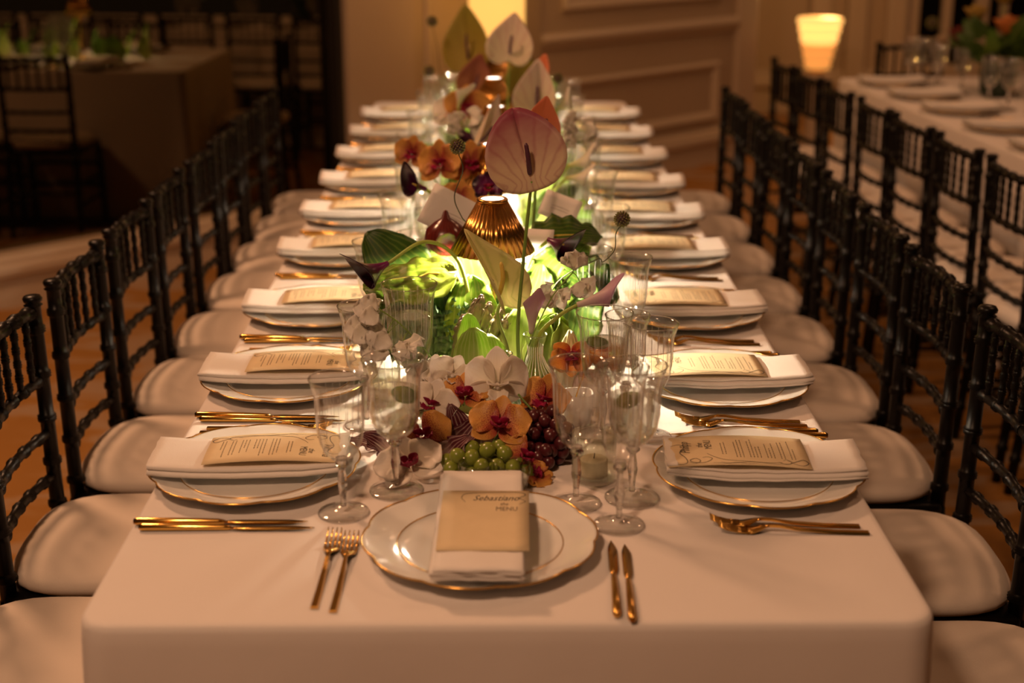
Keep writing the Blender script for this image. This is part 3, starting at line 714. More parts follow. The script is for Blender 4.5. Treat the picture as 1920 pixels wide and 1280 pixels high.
salt_dish(.0105, .396, 'small glass dish of white salt beside the pepper dish', (.8, .76, .7), 'salt')
def cup(x, y, lb):
    t = thing('ceramic_cup', lb, 'cup', (x, y, T), group='small white cups')
    rm = lambda a, i, z: 1/((abs(math.cos(a))**3+abs(math.sin(a))**3)**(1/3))
    obj('cup_body', lathe([(1e-4, 0), (.020, 0), (.0225, .004), (.0245, .03), (.0255, .056), (.0238, .056), (.0225, .03), (.020, .008), (1e-4, .007)], 36, rmod=rm), ceramic, t)
    obj('contents', lathe([(1e-4, .008), (.0195, .009), (.0215, .036), (1e-4, .04)], 28, rmod=rm), mat('ground_spice', (.16, .12, .06), .9, noise_amt=.6, noise_scale=250) if 'ground_spice' not in MATS else MATS['ground_spice'], t)
cup(.123, .672, 'small white square cup with a gold spoon standing in it'); cup(.152, .765, 'small white cup behind the cup with the spoon')
sp_ = thing('spoon', 'tiny gold spoon standing in the small white cup', 'spoon', (.123, .672, T+.041))
obj('handle', tube(curve([(-.006, -.004, -.002), (.000, 0, .020), (.008, .004, .040), (.0095, .005, .052)], 6), [.0013]*18+[.0018], 6), gold, sp_); obj('bowl', ball(.006, 10, 6, .8, 1, .35, (-.007, -.004, -.0025)), gold, sp_)

# ================================================================== TABLE LAMPS
def make_lamp(label, group):
    t = thing('table_lamp', label, 'lamp', group=group)
    obj('base', lathe([(1e-4, 0), (.05, 0), (.052, .004), (.050, .012), (.02, .016), (.0075, .019), (1e-4, .019)], 36), gold, t)
    obj('pole', tube([(0, 0, .016), (0, 0, .300)], .0058, 12), gold, t)
    sh = lathe([(.0265, .326), (.077, .232), (.0757, .2318), (.0255, .3245)], 136, rmod=lambda a, i, z: 1+.017*math.cos(34*a)*(1 if i in (1, 2) else .6), close=True)
    s = obj('pleated_shade', sh, brass, t)
    obj('shade_collar', lathe([(.0275, .3235), (.0285, .327), (.0265, .3295), (.0215, .3295), (.021, .3265), (.0255, .3235)], 36, close=True), brass, s)
    obj('diffuser', lathe([(1e-4, .268), (.036, .268), (.036, .2705), (1e-4, .2705)], 32), lampglow, t)
    obj('top_light', lathe([(1e-4, .3265), (.0205, .3265), (.0205, .3285), (1e-4, .3285)], 28), lampglow, t)
    return t
LAMPY = [.95, 1.53, 2.10, 2.68, 3.26, 3.84]; LAMPX = [-.021, -.022, -.016, -.022, -.01, -.012]
for i, (x, y) in enumerate(zip(LAMPX, LAMPY)):
    item('lamp', (x, y, T), rnd.uniform(0, 1), f'{ORD[i]} brass table lamp with pleated cone shade from the front', 'brass lamps down the table middle', make_lamp)
    d = bpy.data.lights.new('table_lamp_bulb', 'SPOT'); d.energy = (56, 40, 28, 22, 20, 24)[i]; d.color = (1.0, .80, .56); d.spot_size = R(165); d.spot_blend = .25; d.shadow_soft_size = .026
    o = bpy.data.objects.new('table_lamp_bulb', d); col.objects.link(o); o.location = (x, y, T+.262)

# ================================================================== FLOWERS, LEAVES AND PRODUCE
CAMD = V((0, -.93, .36))
green_stem = petal_mat('stem_green', (.16, .25, .05), (.22, .34, .06), trans=.1)
lime_stem = petal_mat('stem_lime', (.42, .50, .08), (.40, .52, .10), trans=.15)
dark_stem = mat('stem_dark', (.05, .06, .02), .5)
chard_g = petal_mat('chard_green', (.30, .42, .03), (.13, .28, .015), vein=(.50, .52, .12), vein_amt=.35, trans=.35)
dark_g = petal_mat('leaf_dark_green', (.06, .13, .012), (.030, .085, .010), vein=(.25, .28, .05), vein_amt=.4, trans=.22)
mid_g = petal_mat('leaf_mid_green', (.26, .38, .05), (.10, .25, .02), vein=(.42, .48, .12), vein_amt=.4, trans=.35)
lett_g = petal_mat('lettuce_green', (.62, .66, .28), (.26, .42, .05), vein=(.58, .62, .28), vein_amt=.4, trans=.4)
kale_g = petal_mat('kale_green', (.12, .22, .06), (.06, .15, .045), vein=(.3, .4, .15), vein_amt=.3, trans=.2)
bok_g = petal_mat('bok_choy', (.72, .76, .40), (.34, .50, .06), vein=(.66, .70, .34), vein_amt=.3, trans=.4)
rib_y = petal_mat('rib_yellow', (.70, .50, .06), (.62, .58, .16), trans=.15)
white_p = petal_mat('petal_white', (.88, .85, .76), (.90, .87, .82), trans=.4)
white_o = petal_mat('orchid_white', (.86, .79, .66), (.90, .86, .81), vein=(.76, .62, .56), vein_amt=.15, trans=.3)
orange_o = petal_mat('orchid_orange', (.52, .10, .05), (.76, .42, .10), vein=(.40, .07, .03), vein_amt=.5, vein_scale=30, spot=(.34, .02, .03), spot_scale=38, spot_th=.52, spot_reach=1.2, trans=.28, mid=.2)
magenta_o = petal_mat('orchid_lip', (.42, .015, .08), (.30, .01, .06), trans=.25)
anth_pink = petal_mat('anthurium_pink', (.76, .62, .44), (.40, .10, .14), vein=(.36, .05, .10), vein_amt=.3, vein_scale=9, trans=.35, mid=.52)
anth_yel = petal_mat('anthurium_cream', (.82, .77, .46), (.76, .70, .36), vein=(.45, .50, .14), vein_amt=.4, vein_scale=12, trans=.4)
anth_white = petal_mat('anthurium_white', (.78, .70, .52), (.74, .62, .52), vein=(.55, .30, .28), vein_amt=.3, vein_scale=8, trans=.35)
anth_coral = petal_mat('anthurium_coral', (.62, .20, .09), (.70, .22, .10), trans=.3)
anth_olive = petal_mat('anthurium_olive', (.34, .25, .04), (.28, .24, .03), trans=.3)
calla_dark = petal_mat('calla_dark', (.16, .012, .10), (.020, .004, .012), trans=.12, rough=.3)
calla_lilac = petal_mat('calla_lilac', (.78, .68, .64), (.62, .40, .54), trans=.4)
calla_white = petal_mat('calla_white', (.66, .70, .25), (.84, .81, .72), trans=.35, mid=.35)
radic_m = petal_mat('radicchio', (.74, .60, .52), (.10, .010, .022), vein=(.66, .50, .46), vein_amt=.55, vein_scale=7, trans=.15, mid=.22)
anth_yel.node_tree.nodes['Mix Shader'].inputs[0].default_value = .55
spadix_d = mat('spadix_dark', (.07, .012, .03), .5, bump=.5, bump_scale=500); spadix_y = mat('spadix_yellow', (.70, .52, .10), .6, bump=.5, bump_scale=500)
GRN = 'greens down the table middle'; FLW = 'flowers down the table middle'

def stem_part(parent, pts, r=.0026, m=None, seg=7):
    c_ = curve(pts, 8); return obj('stem', tube(c_, [r*(1.15-.3*i/(len(c_)-1)) for i in range(len(c_))], seg), m or green_stem, parent)
def leaf_fn(L, W, curl=.6, cup=.25, ruf=.0, frq=8, seed=0, blunt=.75, blister=0, pw=.75):
    def fn(u, v):
        x = 2*u-1; wv = W/2*(math.sin(PI*min(.999, max(.001, v))**blunt))**pw + .002
        a = curl*v; y = (math.sin(a)/a if a else 1)*v*L; z = -((1-math.cos(a))/a if abs(a) > 1e-6 else 0)*v*L
        e = abs(x)**2.0
        z += cup*W*.5*x*x*math.sin(PI*v) + ruf*e*math.sin(frq*PI*v+2.0*x+seed) + ruf*.6*e*noise.noise(V((x*3, v*9, seed)))
        z += blister*noise.noise(V((x*5.5, v*9, seed+3)))
        return V((x*wv*(1+.10*noise.noise(V((v*7, x, seed)))*(1 if ruf else 0)), y, z))
    return fn
def leaf(name, lb, cat, o, d, nrm, L, W, m, curl=.6, cup=.25, ruf=0, frq=8, seed=0, rib=True, ribm=None, ribr=.003, petiole=None, nu=12, nv=16, group=GRN, blister=0, blunt=.75):
    t = thing(name, lb, cat, o, group=group); fn = leaf_fn(L, W, curl, cup, ruf, frq, seed, blunt, blister, .42 if name in ('romaine_leaf', 'lettuce_leaf', 'bok_choy_leaf', 'kale_leaf') else .75 if name == 'radicchio_leaf' else .58); M = frame((0, 0, 0), d, nrm)
    obj('blade', sheet(bent(fn, M), nu, nv, .0009), m, t)
    if rib:
        pts = [M @ (fn(.5, k/10)+V((0, 0, -.0012))) for k in range(11)]
        obj('midrib', tube(pts, [ribr*(1-.85*k/10) for k in range(11)], 6), ribm or m, t)
    if petiole: obj('stalk', tube(curve([V(petiole)-V(o), (V(petiole)-V(o))*.45+V((0, 0, .004)), M @ fn(.5, 0.02)], 6), ribr*1.2, 7), ribm or green_stem, t)
    return t
def heart(W, L, cup=.2, fold=0, roll=0, rd=.45):
    def fn(u, v):
        t = PI+2*PI*u; r = v; hx = 16*math.sin(t)**3; hy = 13*math.cos(t)-5*math.cos(2*t)-2*math.cos(3*t)-math.cos(4*t)
        hx = (1-rd)*hx+rd*15*math.sin(t); hy = (1-rd)*hy+rd*(13*math.cos(t)-4)
        x = r*hx/32*W; y = (5-(r*(hy+1)-1))/22*L
        z = cup*L*((x/(W*.5))**2*.5 + .25*(y/L-.35)**2) + fold*abs(x) + roll*(y/L)**2*L
        return V((x, y, z))
    return fn
def heart_sheet(W, L, M, cup, fold, roll, rd=.45):
    fn = heart(W, L, cup, fold, roll, rd); g = sheet(bent(fn, M), 28, 8, .001); Mi = M.inverted()
    g.uv = [(math.atan2((Mi @ p).x, abs((Mi @ p).y)+.22*L)/2.2+.5, (Mi @ p).y/L) for p in g.v]; return g
def anthurium(lb, o, d, nrm, L, W, m, stem, cup=.25, fold=0, roll=0, spx=spadix_d, group=FLW, sl=.5, rd=.45):
    t = thing('anthurium', lb, 'flower', o, group=group); M = frame((0, 0, 0), d, nrm)
    obj('spathe', heart_sheet(W, L, M, cup, fold, roll, rd), m, t)
    p0 = M @ V((0, .012, .002)); p1 = M @ V((.004, sl*L, .022+fold*.02))
    obj('spadix', tube(curve([p0, (p0+p1)/2+M.to_3x3() @ V((0, 0, .007)), p1], 6), [.0035]+[.0042]*4+[.0040]*4+[.0035]*3+[.0016], 8), spx, t)
    if stem: stem_part(t, [V(q)-V(o) for q in stem]+[(0, 0, 0)], .0032)
    return t
def calla(lb, o, d, nrm, L, Rm, m, stem, spx=spadix_y, stemm=None, group=FLW, flare=1.0):
    t = thing('calla_lily', lb, 'flower', o, group=group); M = frame((0, 0, 0), d, nrm)
    def fn(u, v):
        a = PI*(2*u-1)*1.06; k = .5+.5*math.cos(a); ln = L*(.62+.38*k**2); r = .0042+Rm*(v**1.7)*(.72+.28*k)*(1-.08*abs(u-.5)*2)
        tip = max(0, k-.75)/.25; y = v*ln; z = r*math.cos(a)+flare*Rm*.7*max(0, v-.6)**1.3*(k*2-.2)
        return V((r*math.sin(a)*(1-.35*tip*v*v), y+.12*L*tip**2*v**3, z))
    obj('spathe', sheet(bent(fn, M), 28, 14, .0011), m, t)
    obj('spadix', tube([M @ V((0, L*.12, 0)), M @ V((0, L*.35, .002)), M @ V((0, L*.55, .004))], [.0025, .003, .0015], 7), spx, t)
    if stem: stem_part(t, [V(q)-V(o) for q in stem]+[(0, 0, 0)], .0036, stemm or lime_stem)
    return t
def petal_fn(L, W, cup=.2, curl=.3, blunt=.9, ruf=0, seed=0): return leaf_fn(L, W, curl, cup, ruf, 5, seed, blunt)
def orchid(lb, o, nrm, up, S, m, lipm, group=FLW, stem=None, droop=0, cat='flower', miss=()):
    t = thing('orchid', lb, cat, o, group=group); n_, u_ = V(nrm).normalized(), V(up); u_ = (u_-n_*u_.dot(n_)).normalized(); r_ = u_.cross(n_)
    def pd(a, out=.12): return (r_*math.cos(a)+u_*math.sin(a)+n_*out).normalized()
    for k, a in enumerate((90, 215, 325)):
        if k in miss: continue
        M = frame(pd(R(a))*.003-n_*.002, pd(R(a), .05-droop), n_)
        obj('sepal', sheet(bent(petal_fn(S*.52, S*.36, .25, -.25+droop, .85, .0, k), M), 8, 9, .0009), m, t)
    for k, a in enumerate((18, 162)):
        if 3+k in miss: continue
        M = frame(pd(R(a))*.003, pd(R(a), .16-droop), n_)
        obj('petal', sheet(bent(petal_fn(S*.55, S*.62, .22, .25+droop, .95, .004, k+4), M), 10, 10, .0009), m, t)
    M = frame(n_*.004-u_*.004, (n_*.8-u_*.75).normalized(), (u_*.8+n_*.6))
    obj('lip', sheet(bent(petal_fn(S*.30, S*.26, .7, -.7, .9, .003, 9), M), 8, 9, .0012), lipm, t)
    for s in (-1, 1):
        M = frame(n_*.006+r_*s*.003, (n_*.6+r_*s*.7+u_*.25).normalized(), u_)
        obj('side_lobe', sheet(bent(petal_fn(S*.17, S*.15, .6, -.4, .9), M), 6, 6, .001), lipm, t)
    obj('column', tube([n_*.0+u_*.002, n_*.009+u_*.003, n_*.014-u_*.001], [.0032, .0038, .0028], 8), lipm if m is not orange_o else magenta_o, t)
    if stem: stem_part(t, [V(q)-V(o) for q in stem]+[-n_*.002], .0018)
    return t
def sweet_pea(lb, blooms, stem, group=FLW, size=.045, m=None):
    o = V(stem[0]); t = thing('sweet_pea', lb, 'flower', o, group=group)
    pts = [V(q)-o for q in stem]; stem_part(t, pts, .0013, green_stem, 6)
    r = random.Random(len(lb)*7+len(blooms))
    for k, (p, d) in enumerate(blooms):
        p = V(p)-o; d = V(d).normalized(); sd = d.cross(V((0, 0, 1))).normalized()
        M = frame(p, (d+V((0, 0, .35))).normalized(), -CAMD if k % 2 else CAMD)
        b = obj('blossom', sheet(bent(leaf_fn(size, size*1.25, .4, .3, size*.26, 6, r.random()*9, .62), M), 12, 9, .0008), m or white_p, t)
        for s in (-1, 1):
            M2 = frame(p+sd*s*.004-V((0, .004, 0)), (d*.8+sd*s*.35-V((0, 0, .15))).normalized(), sd*s+V((0, -.5, .4)))
            obj('wing_petal', sheet(bent(leaf_fn(size*.8, size*.72, .5, .5, size*.10, 4, r.random()*9, .7), M2), 8, 7, .0008), m or white_p, b)
        q = min((V(c_) for c_ in curve(pts, 6)), key=lambda c_: (c_-p).length)
        obj('pedicel', tube(curve([q, (q+p)/2+V((0, 0, .003)), p], 4), .0009, 5), green_stem, b)
    return t
def allium(lb, o, stem, r=.0125, group=FLW):
    t = thing('allium', lb, 'flower', o, group=group); g = G(); n = 90
    for k in range(n):
        z = 1-2*(k+.5)/n; a = k*2.39996; q = V((math.sqrt(1-z*z)*math.cos(a), math.sqrt(1-z*z)*math.sin(a), z))
        g.add(tube([q*r*.7, q*r*1.0, q*r*1.12], [r*.05, r*.12, r*.035], 5))
    f = obj('florets', g, MATS.get('allium_floret') or mat('allium_floret', (.16, .15, .035), .6, noise_amt=.7, noise_scale=140), t); f['kind'] = 'stuff'
    obj('core', ball(r*.82, 12, 8), MATS.get('allium_core') or mat('allium_core', (.06, .02, .03), .6), t)
    stem_part(t, [V(q)-V(o) for q in stem]+[(0, 0, -r*.6)], .0011, dark_stem, 6); return t

# ---- bud vases
def bud_vase(lb, x, y, s=1):
    t = thing('bud_vase', lb, 'vase', (x, y, T+.001), group='ribbed bud vases'); t.scale = (s, s, s)
    pr = [(1e-4, 0), (.030, 0), (.040, .006), (.0465, .022), (.046, .040), (.036, .062), (.020, .082), (.0125, .100), (.0135, .118), (.021, .138)]
    inn = [(max(1e-4, r-.0016), z+(.003 if i < 2 else 0)) for i, (r, z) in enumerate(pr)]
    obj('body', ribbed_vessel(pr+inn[::-1], 24, .022), vaseglass, t)
    g = G()
    for k in range(24): a = 2*PI*k/24; g.add(tube([(r*1.024*math.cos(a), r*1.024*math.sin(a), z) for r, z in pr[2:9]], .0007, 4))
    f = obj('ribs', g, cutm, t); f['kind'] = 'stuff'
    obj('rim', tube([(.0205*math.cos(2*PI*k/36), .0205*math.sin(2*PI*k/36), .138) for k in range(37)], .001, 5, caps=False), stemglass, t)
    obj('water', lathe([(1e-4, .0035), (.028, .0035), (.038, .008), (.044, .022), (.0435, .036), (1e-4, .036)], 36), waterm, t)
bud_vase('ribbed glass bud vase with water and flower stems, right of the romaine leaf', .052, .735)
bud_vase('ribbed glass bud vase behind the drooping white orchid', -.006, .672, .9)
bud_vase('ribbed glass bud vase beside the second brass lamp', .085, 1.42)
bud_vase('ribbed glass bud vase left of the third brass lamp', -.09, 2.0)

# ---- grapes
def grapes(lb, o, n, r, ext, m, seed, stem_to):
    t = thing('grape_bunch', lb, 'grapes', o, group=None); rr = random.Random(seed); pts = []; tries = 0
    while len(pts) < n and tries < 6000:
        tries += 1; q = V((rr.uniform(-1, 1), rr.uniform(-1, 1), rr.uniform(0, 1)))
        if q.x**2+q.y**2+q.z**2 > 1: continue
        p = V((q.x*ext[0], q.y*ext[1], q.z*ext[2]+r))
        if all((p-k).length > r*1.62 for k in pts): pts.append(p)
    me = ball(r, 16, 10, 1, 1, 1.08).mesh('grape'); me.materials.append(m)
    for p in pts:
        g = obj('grape', me, None, t); g.location = p; g.rotation_euler = (rr.uniform(-.6, .6), rr.uniform(-.6, .6), 0)
    top = V((0, 0, ext[2]*.6+r)); c_ = curve([V(stem_to)-V(o), top, (0, 0, r)], 8)
    obj('stalk', tube(c_, .0018, 6), green_stem, t)
ggreen = mat('grape_green', (.22, .27, .035), .28, spec=.5, noise_amt=.15, noise_scale=40); P(ggreen).inputs['Subsurface Weight'].default_value = .3; P(ggreen).inputs['Subsurface Radius'].default_value = (.006, .006, .002)
gred = mat('grape_red', (.075, .010, .014), .3, spec=.5, noise_amt=.5, noise_scale=50)
grapes('bunch of green grapes behind the near end plate', (-.030, .440, T), 30, .0124, (.066, .032, .040), ggreen, 4, (.0, .50, T+.07))
grapes('bunch of dark red grapes right of the orange orchids', (.062, .515, T), 64, .0102, (.048, .055, .072), gred, 9, (.02, .54, T+.10))

# ---- orchids of the front cluster
orchid('orange spotted orchid with crimson centre lying on the green grapes', (-.010, .478, .842), (0, -.70, .70), (.15, .3, 1), .088, orange_o, magenta_o)
orchid('orange spotted orchid with magenta lip between water glass and radicchio', (-.130, .485, .822), (.15, -.75, .66), (-.2, .3, 1), .088, orange_o, magenta_o, miss=(0,))
orchid('orange striped orchid tipped back in front of the romaine leaf', (-.064, .560, .862), (-.2, -.55, .8), (0, .6, 1), .078, orange_o, magenta_o)
orchid('orange spotted orchid standing beside the white square cup', (.064, .575, .848), (-.45, -.8, .35), (.2, .1, 1), .080, orange_o, magenta_o)
orchid('large white orchid drooping in front of the bud vase', (-.013, .552, .882), (.05, -.86, -.05), (0, .2, 1), .112, white_o, white_o, droop=.45, stem=[(.0, .66, .80), (-.006, .65, .90), (-.011, .59, .905)])
orchid('white orchid lying low on the cloth behind the front left glasses', (-.146, .428, .796), (-.1, -.55, .83), (-.4, .6, 1), .098, white_o, magenta_o)
orchid('white orchid above the magenta-lipped orchid on the left', (-.118, .540, .852), (-.15, -.8, .55), (.3, .2, 1), .080, white_o, magenta_o, miss=(1,))
orchid('white orchid leaning on the asparagus behind the left water glass', (-.116, .615, .862), (-.3, -.8, .5), (0, .2, 1), .088, white_o, white_o)
orchid('white orchid open toward the romaine leaf on the left', (-.088, .600, .878), (.2, -.9, .4), (.5, .2, 1), .070, white_o, white_o)
orchid('peach orchid hanging at the right end of the green grapes', (.030, .438, .806), (.2, -.7, .5), (.5, .1, 1), .072, orange_o, magenta_o, miss=(0, 3), droop=.3)
orchid('fallen orange orchid under the red grapes by the salt dish', (.046, .424, .781), (.3, -.4, .85), (1, .2, .2), .048, orange_o, magenta_o)
orchid('orange orchid with dark centre behind the gold spoon', (.112, .705, .880), (.1, -.95, .1), (0, .1, -1), .066, orange_o, magenta_o)
orchid('small orange orchid behind the slim wine glass on the right', (.178, .725, .865), (.2, -.9, .2), (0, .1, 1), .055, orange_o, magenta_o)

# ---- radicchio
for k, (o, d, nn, L, W, lb) in enumerate([
    ((-.085, .500, .775), (.45, -.05, .85), (-.5, -.8, .2), .085, .045, 'dark red radicchio leaf left of the orange orchids, standing'),
    ((-.060, .515, .775), (-.25, -.10, .9), (.1, -.95, .2), .090, .050, 'striped red radicchio leaf behind the green grapes'),
    ((-.045, .530, .780), (.35, .05, .8), (0, -.9, .4), .095, .050, 'dark red radicchio leaf under the white drooping orchid'),
    ((-.100, .470, .774), (.25, -.25, .55), (-.4, -.6, .7), .080, .042, 'curled radicchio leaf with white rib beside the green grapes'),
    ((.000, .540, .785), (.5, .0, .75), (-.2, -.9, .3), .075, .045, 'dark radicchio leaf between the grape bunches'),
    ((-.190, .535, .773), (-.25, -.3, .45), (-.2, -.6, .8), .060, .038, 'purple radicchio leaf lying behind the front left water glass'),
    ((-.205, .555, .773), (-.6, -.1, .35), (0, -.5, .9), .050, .026, 'small dark leaf tip left of the purple radicchio')]):
    leaf('radicchio_leaf', lb, 'leaf', o, d, nn, L, W, radic_m, .5, .55, .006, 6, k, ribr=.0035, ribm=white_p)

# ---- greens around the first lamp
leaf('romaine_leaf', 'tall pale-veined romaine leaf standing in front of the asparagus', 'leaf', (-.050, .700, .775), (-.02, .12, 1), (.05, -.95, .2), .150, .080, lett_g, .25, .35, .005, 6, 2, ribr=.0042)
leaf('romaine_leaf', 'curled romaine leaf leaning right over the bud vase', 'leaf', (-.035, .735, .785), (.12, .02, .9), (.2, -.8, .5), .125, .075, lett_g, .9, .4, .007, 7, 5, ribr=.004)
leaf('romaine_leaf', 'small rounded romaine leaf beneath the asparagus tips', 'leaf', (-.062, .765, .84), (.02, .0, 1), (0, -1, .2), .100, .040, lett_g, -.2, .4, .003, 4, 7, ribr=.003)
leaf('lettuce_leaf', 'bright crinkled lettuce leaf lit below the brass lamp', 'leaf', (-.060, .905, .83), (.0, -.05, 1), (0, -.9, .4), .135, .095, chard_g, .5, .35, .007, 9, 4, ribr=.0035, blister=.007)
leaf('lettuce_leaf', 'bright lettuce leaf right of the lamp pole', 'leaf', (.03, .86, .80), (.05, .0, 1), (0, -.9, .4), .120, .080, bok_g, .6, .35, .006, 8, 14, ribr=.004)
leaf('chard_leaf', 'bright blistered chard leaf arching left over the tall water glass', 'leaf', (-.085, .925, .968), (-1, -.12, .0), (.12, -.50, .9), .175, .115, chard_g, .35, -.25, .003, 7, 3, ribr=.004, blister=.009, petiole=(-.03, .93, .80), ribm=rib_y, nu=18, nv=24)
leaf('chard_leaf', 'dark green chard leaf standing behind the dark calla lily', 'leaf', (-.150, 1.03, .90), (-.75, .0, .8), (-.1, -.9, .35), .160, .115, dark_g, .3, .3, .006, 7, 8, ribr=.004, petiole=(-.05, 1.02, .79))
leaf('chard_leaf', 'green chard leaf hanging below the blistered one on the left', 'leaf', (-.100, .960, .945), (-.85, -.2, -.35), (-.1, -.8, .5), .150, .110, mid_g, .4, .2, .006, 7, 21, ribr=.004, petiole=(-.04, .97, .80))
leaf('chard_leaf', 'broad chard leaf with yellow stalk behind the lamp pole', 'leaf', (-.080, 1.06, .84), (-.1, .02, 1), (0, -.95, .25), .170, .150, mid_g, .4, .2, .008, 8, 11, ribr=.0055, ribm=rib_y, petiole=(-.04, 1.0, .775))
leaf('chard_leaf', 'broad green leaf upright just left of the lamp shade', 'leaf', (-.015, 1.09, .85), (.03, .0, 1), (0, -.95, .25), .165, .140, dark_g, .4, .2, .008, 8, 12, ribr=.005, petiole=(-.01, 1.05, .775))
leaf('chard_leaf', 'dark leaf with pale rib arching right of the lamp shade', 'leaf', (.050, 1.12, .98), (.95, .05, .22), (-.05, -.55, .85), .150, .090, dark_g, .55, .2, .008, 8, 13, ribr=.0045, ribm=rib_y, petiole=(.03, 1.10, .79))
leaf('chard_leaf', 'ruffled green leaf under the dark calla on the right', 'leaf', (.060, 1.03, .88), (.55, -.05, .75), (-.1, -.9, .4), .150, .110, mid_g, .7, .25, .014, 10, 15, ribr=.004, petiole=(.03, 1.0, .785))
leaf('chard_leaf', 'ruffled dark leaf hanging lowest on the right of the lamp', 'leaf', (.110, 1.03, .95), (.75, -.12, -.35), (.1, -.8, .5), .130, .090, dark_g, .5, .25, .012, 10, 16, ribr=.004, petiole=(.05, 1.03, .80))
leaf('chard_leaf', 'ruffled lit leaf right of the lamp pole under its shade', 'leaf', (.035, .99, .83), (.25, -.05, 1), (0, -.9, .4), .140, .095, mid_g, .7, .3, .014, 11, 17, ribr=.004, petiole=(.02, .98, .78))
leaf('chard_leaf', 'green leaf standing upright behind the right-hand water glasses', 'leaf', (.125, .99, .80), (.15, .05, 1), (-.2, -.9, .3), .150, .105, dark_g, .4, .25, .010, 9, 18, ribr=.004)
for k in range(6):
    leaf('bok_choy_leaf', f'pale green bok choy leaf, {ORD[k]} of the head right of the bud vase', 'leaf', (.070+.010*math.cos(k*1.05), .845+.010*math.sin(k*1.05), .775), (.12*math.cos(k*1.05)+.13, .12*math.sin(k*1.05)-.02, .9), (-math.cos(k*1.05), -math.sin(k*1.05)-.3, .2), .140, .085, bok_g, -.35, .7, .004, 5, k, ribr=.006, ribm=white_p)
for k in range(5):
    leaf('kale_leaf', f'curly kale leaf, {ORD[k]} of the bunch behind the tall water glass', 'leaf', (-.112+.02*(k-2), .915-.012*(k % 2), .80+.012*(k % 3)), (.28*(k-2)*.6-.05, -.12, .8), (.1*(k-2), -.9, .45), .120, .085, kale_g, .5, .2, .022, 17, k*3, ribr=.003, nu=22, nv=24)
def asparagus(k, a, b, r):
    a, b = V(a), V(b); t = thing('asparagus_spear', f'{ORD[k]} asparagus spear from the left in the bunch under the lamp', 'asparagus', a, group='asparagus spears under the lamp'); d = b-a; L = d.length
    obj('spear', tube([d*q for q in (0, .3, .6, .72, .80, .86, .92, .97, 1)], [r, r, r*.98, r*1.02, r*1.12, r*1.05, r*.8, r*.5, r*.12], 10), MATS.get('asparagus') or petal_mat('asparagus', (.17, .24, .05), (.26, .20, .10), trans=.1), t)
    u = d.normalized(); s1 = u.orthogonal().normalized(); s2 = u.cross(s1)
    for j in range(17):
        q = (.10, .25, .38, .5, .58, .64, .69, .73, .77, .80, .83, .86, .89, .91, .93, .95, .97)[j]; an = j*2.4; nn = s1*math.cos(an)+s2*math.sin(an)
        rr = r*(1.0 if q < .8 else max(.25, 1.15-(q-.8)*4.4)); wd = r*(1.2 if q > .6 else .8)
        obj('bract', sheet(bent(leaf_fn(r*1.5, wd*.8, .3, .6, 0, 4, 0, .6), frame(d*q+nn*rr*.92, u, nn)), 4, 5, .0007), MATS.get('bract') or petal_mat('bract', (.16, .17, .06), (.28, .20, .14), trans=.1), t)
for k, (a, b, r) in enumerate([((-.100, .835, .775), (-.075, .855, .900), .0085), ((-.090, .840, .775), (-.052, .850, .930), .0095), ((-.078, .830, .775), (-.042, .842, .940), .0095),
                               ((-.066, .845, .775), (-.028, .862, .922), .0085), ((-.052, .85, .775), (-.008, .872, .908), .0085), ((-.040, .855, .775), (.006, .878, .895), .008)]): asparagus(k, a, b, r)
def turnip(lb, o, r, m, leafm):
    t = thing('turnip', lb, 'turnip', o)
    obj('root', lathe([(1e-4, -r*.95), (r*.18, -r*.9), (r*.6, -r*.72), (r*.92, -r*.3), (r, .1*r), (r*.85, r*.55), (r*.4, r*.8), (1e-4, r*.82)], 26, rmod=lambda a, i, z: 1+.03*math.sin(3*a+i)), m, t)
    obj('stub', tube([(0, 0, r*.75), (.002, 0, r*1.05)], [r*.22, r*.14], 8), leafm, t)
turn_m = petal_mat('turnip_skin', (.78, .66, .34), (.34, .10, .26), trans=.05, mid=.62)
turnip('pale turnip with purple crown at the foot of the kale', (-.112, .805, T+.036), .038, turn_m, green_stem)
turnip('purple-white turnip behind the orange orchid and gold spoon', (.125, .78, T+.034), .035, turn_m, green_stem)
turnip('pale yellow turnip half hidden behind the white orchids', (-.150, .745, T+.028), .030, turn_m, green_stem)
en = thing('endive', 'white endive head standing behind the orange orchid on the right', 'endive', (.110, .765, T))
for k in range(7):
    a = k*2.4; rr = .006+.0016*k
    obj('leaf', sheet(bent(leaf_fn(.135, .046, -.35, .8, 0, 4, k, .8), frame((rr*math.cos(a), rr*math.sin(a), .001), (.10*math.cos(a)+.03, .10*math.sin(a), 1), (-math.cos(a), -math.sin(a), .05))), 8, 10, .0016), petal_mat('endive_leaf', (.84, .82, .70), (.74, .74, .42), trans=.3) if k == 0 else MATS['endive_leaf'], en)
on = thing('red_onion', 'glossy dark red onion among the leaves left of the first lamp', 'onion', (-.112, 1.11, .985))
obj('bulb', lathe([(1e-4, -.040), (.016, -.039), (.034, -.025), (.043, -.002), (.038, .020), (.022, .034), (.009, .042), (.004, .056), (1e-4, .058)], 30, rmod=lambda a, i, z: 1+.02*math.sin(5*a)), petal_mat('onion_skin', (.16, .018, .012), (.10, .012, .010), vein=(.05, .005, .006), vein_amt=.6, vein_scale=30, trans=.02, rough=.22, spec=.6), on)
obj('skin_flake', sheet(bent(leaf_fn(.05, .045, -.8, .6, .004, 5, 2), frame((.0, -.041, -.015), (.25, -.05, 1), (0, -1, 0))), 8, 8, .0007), MATS['onion_skin'], on)
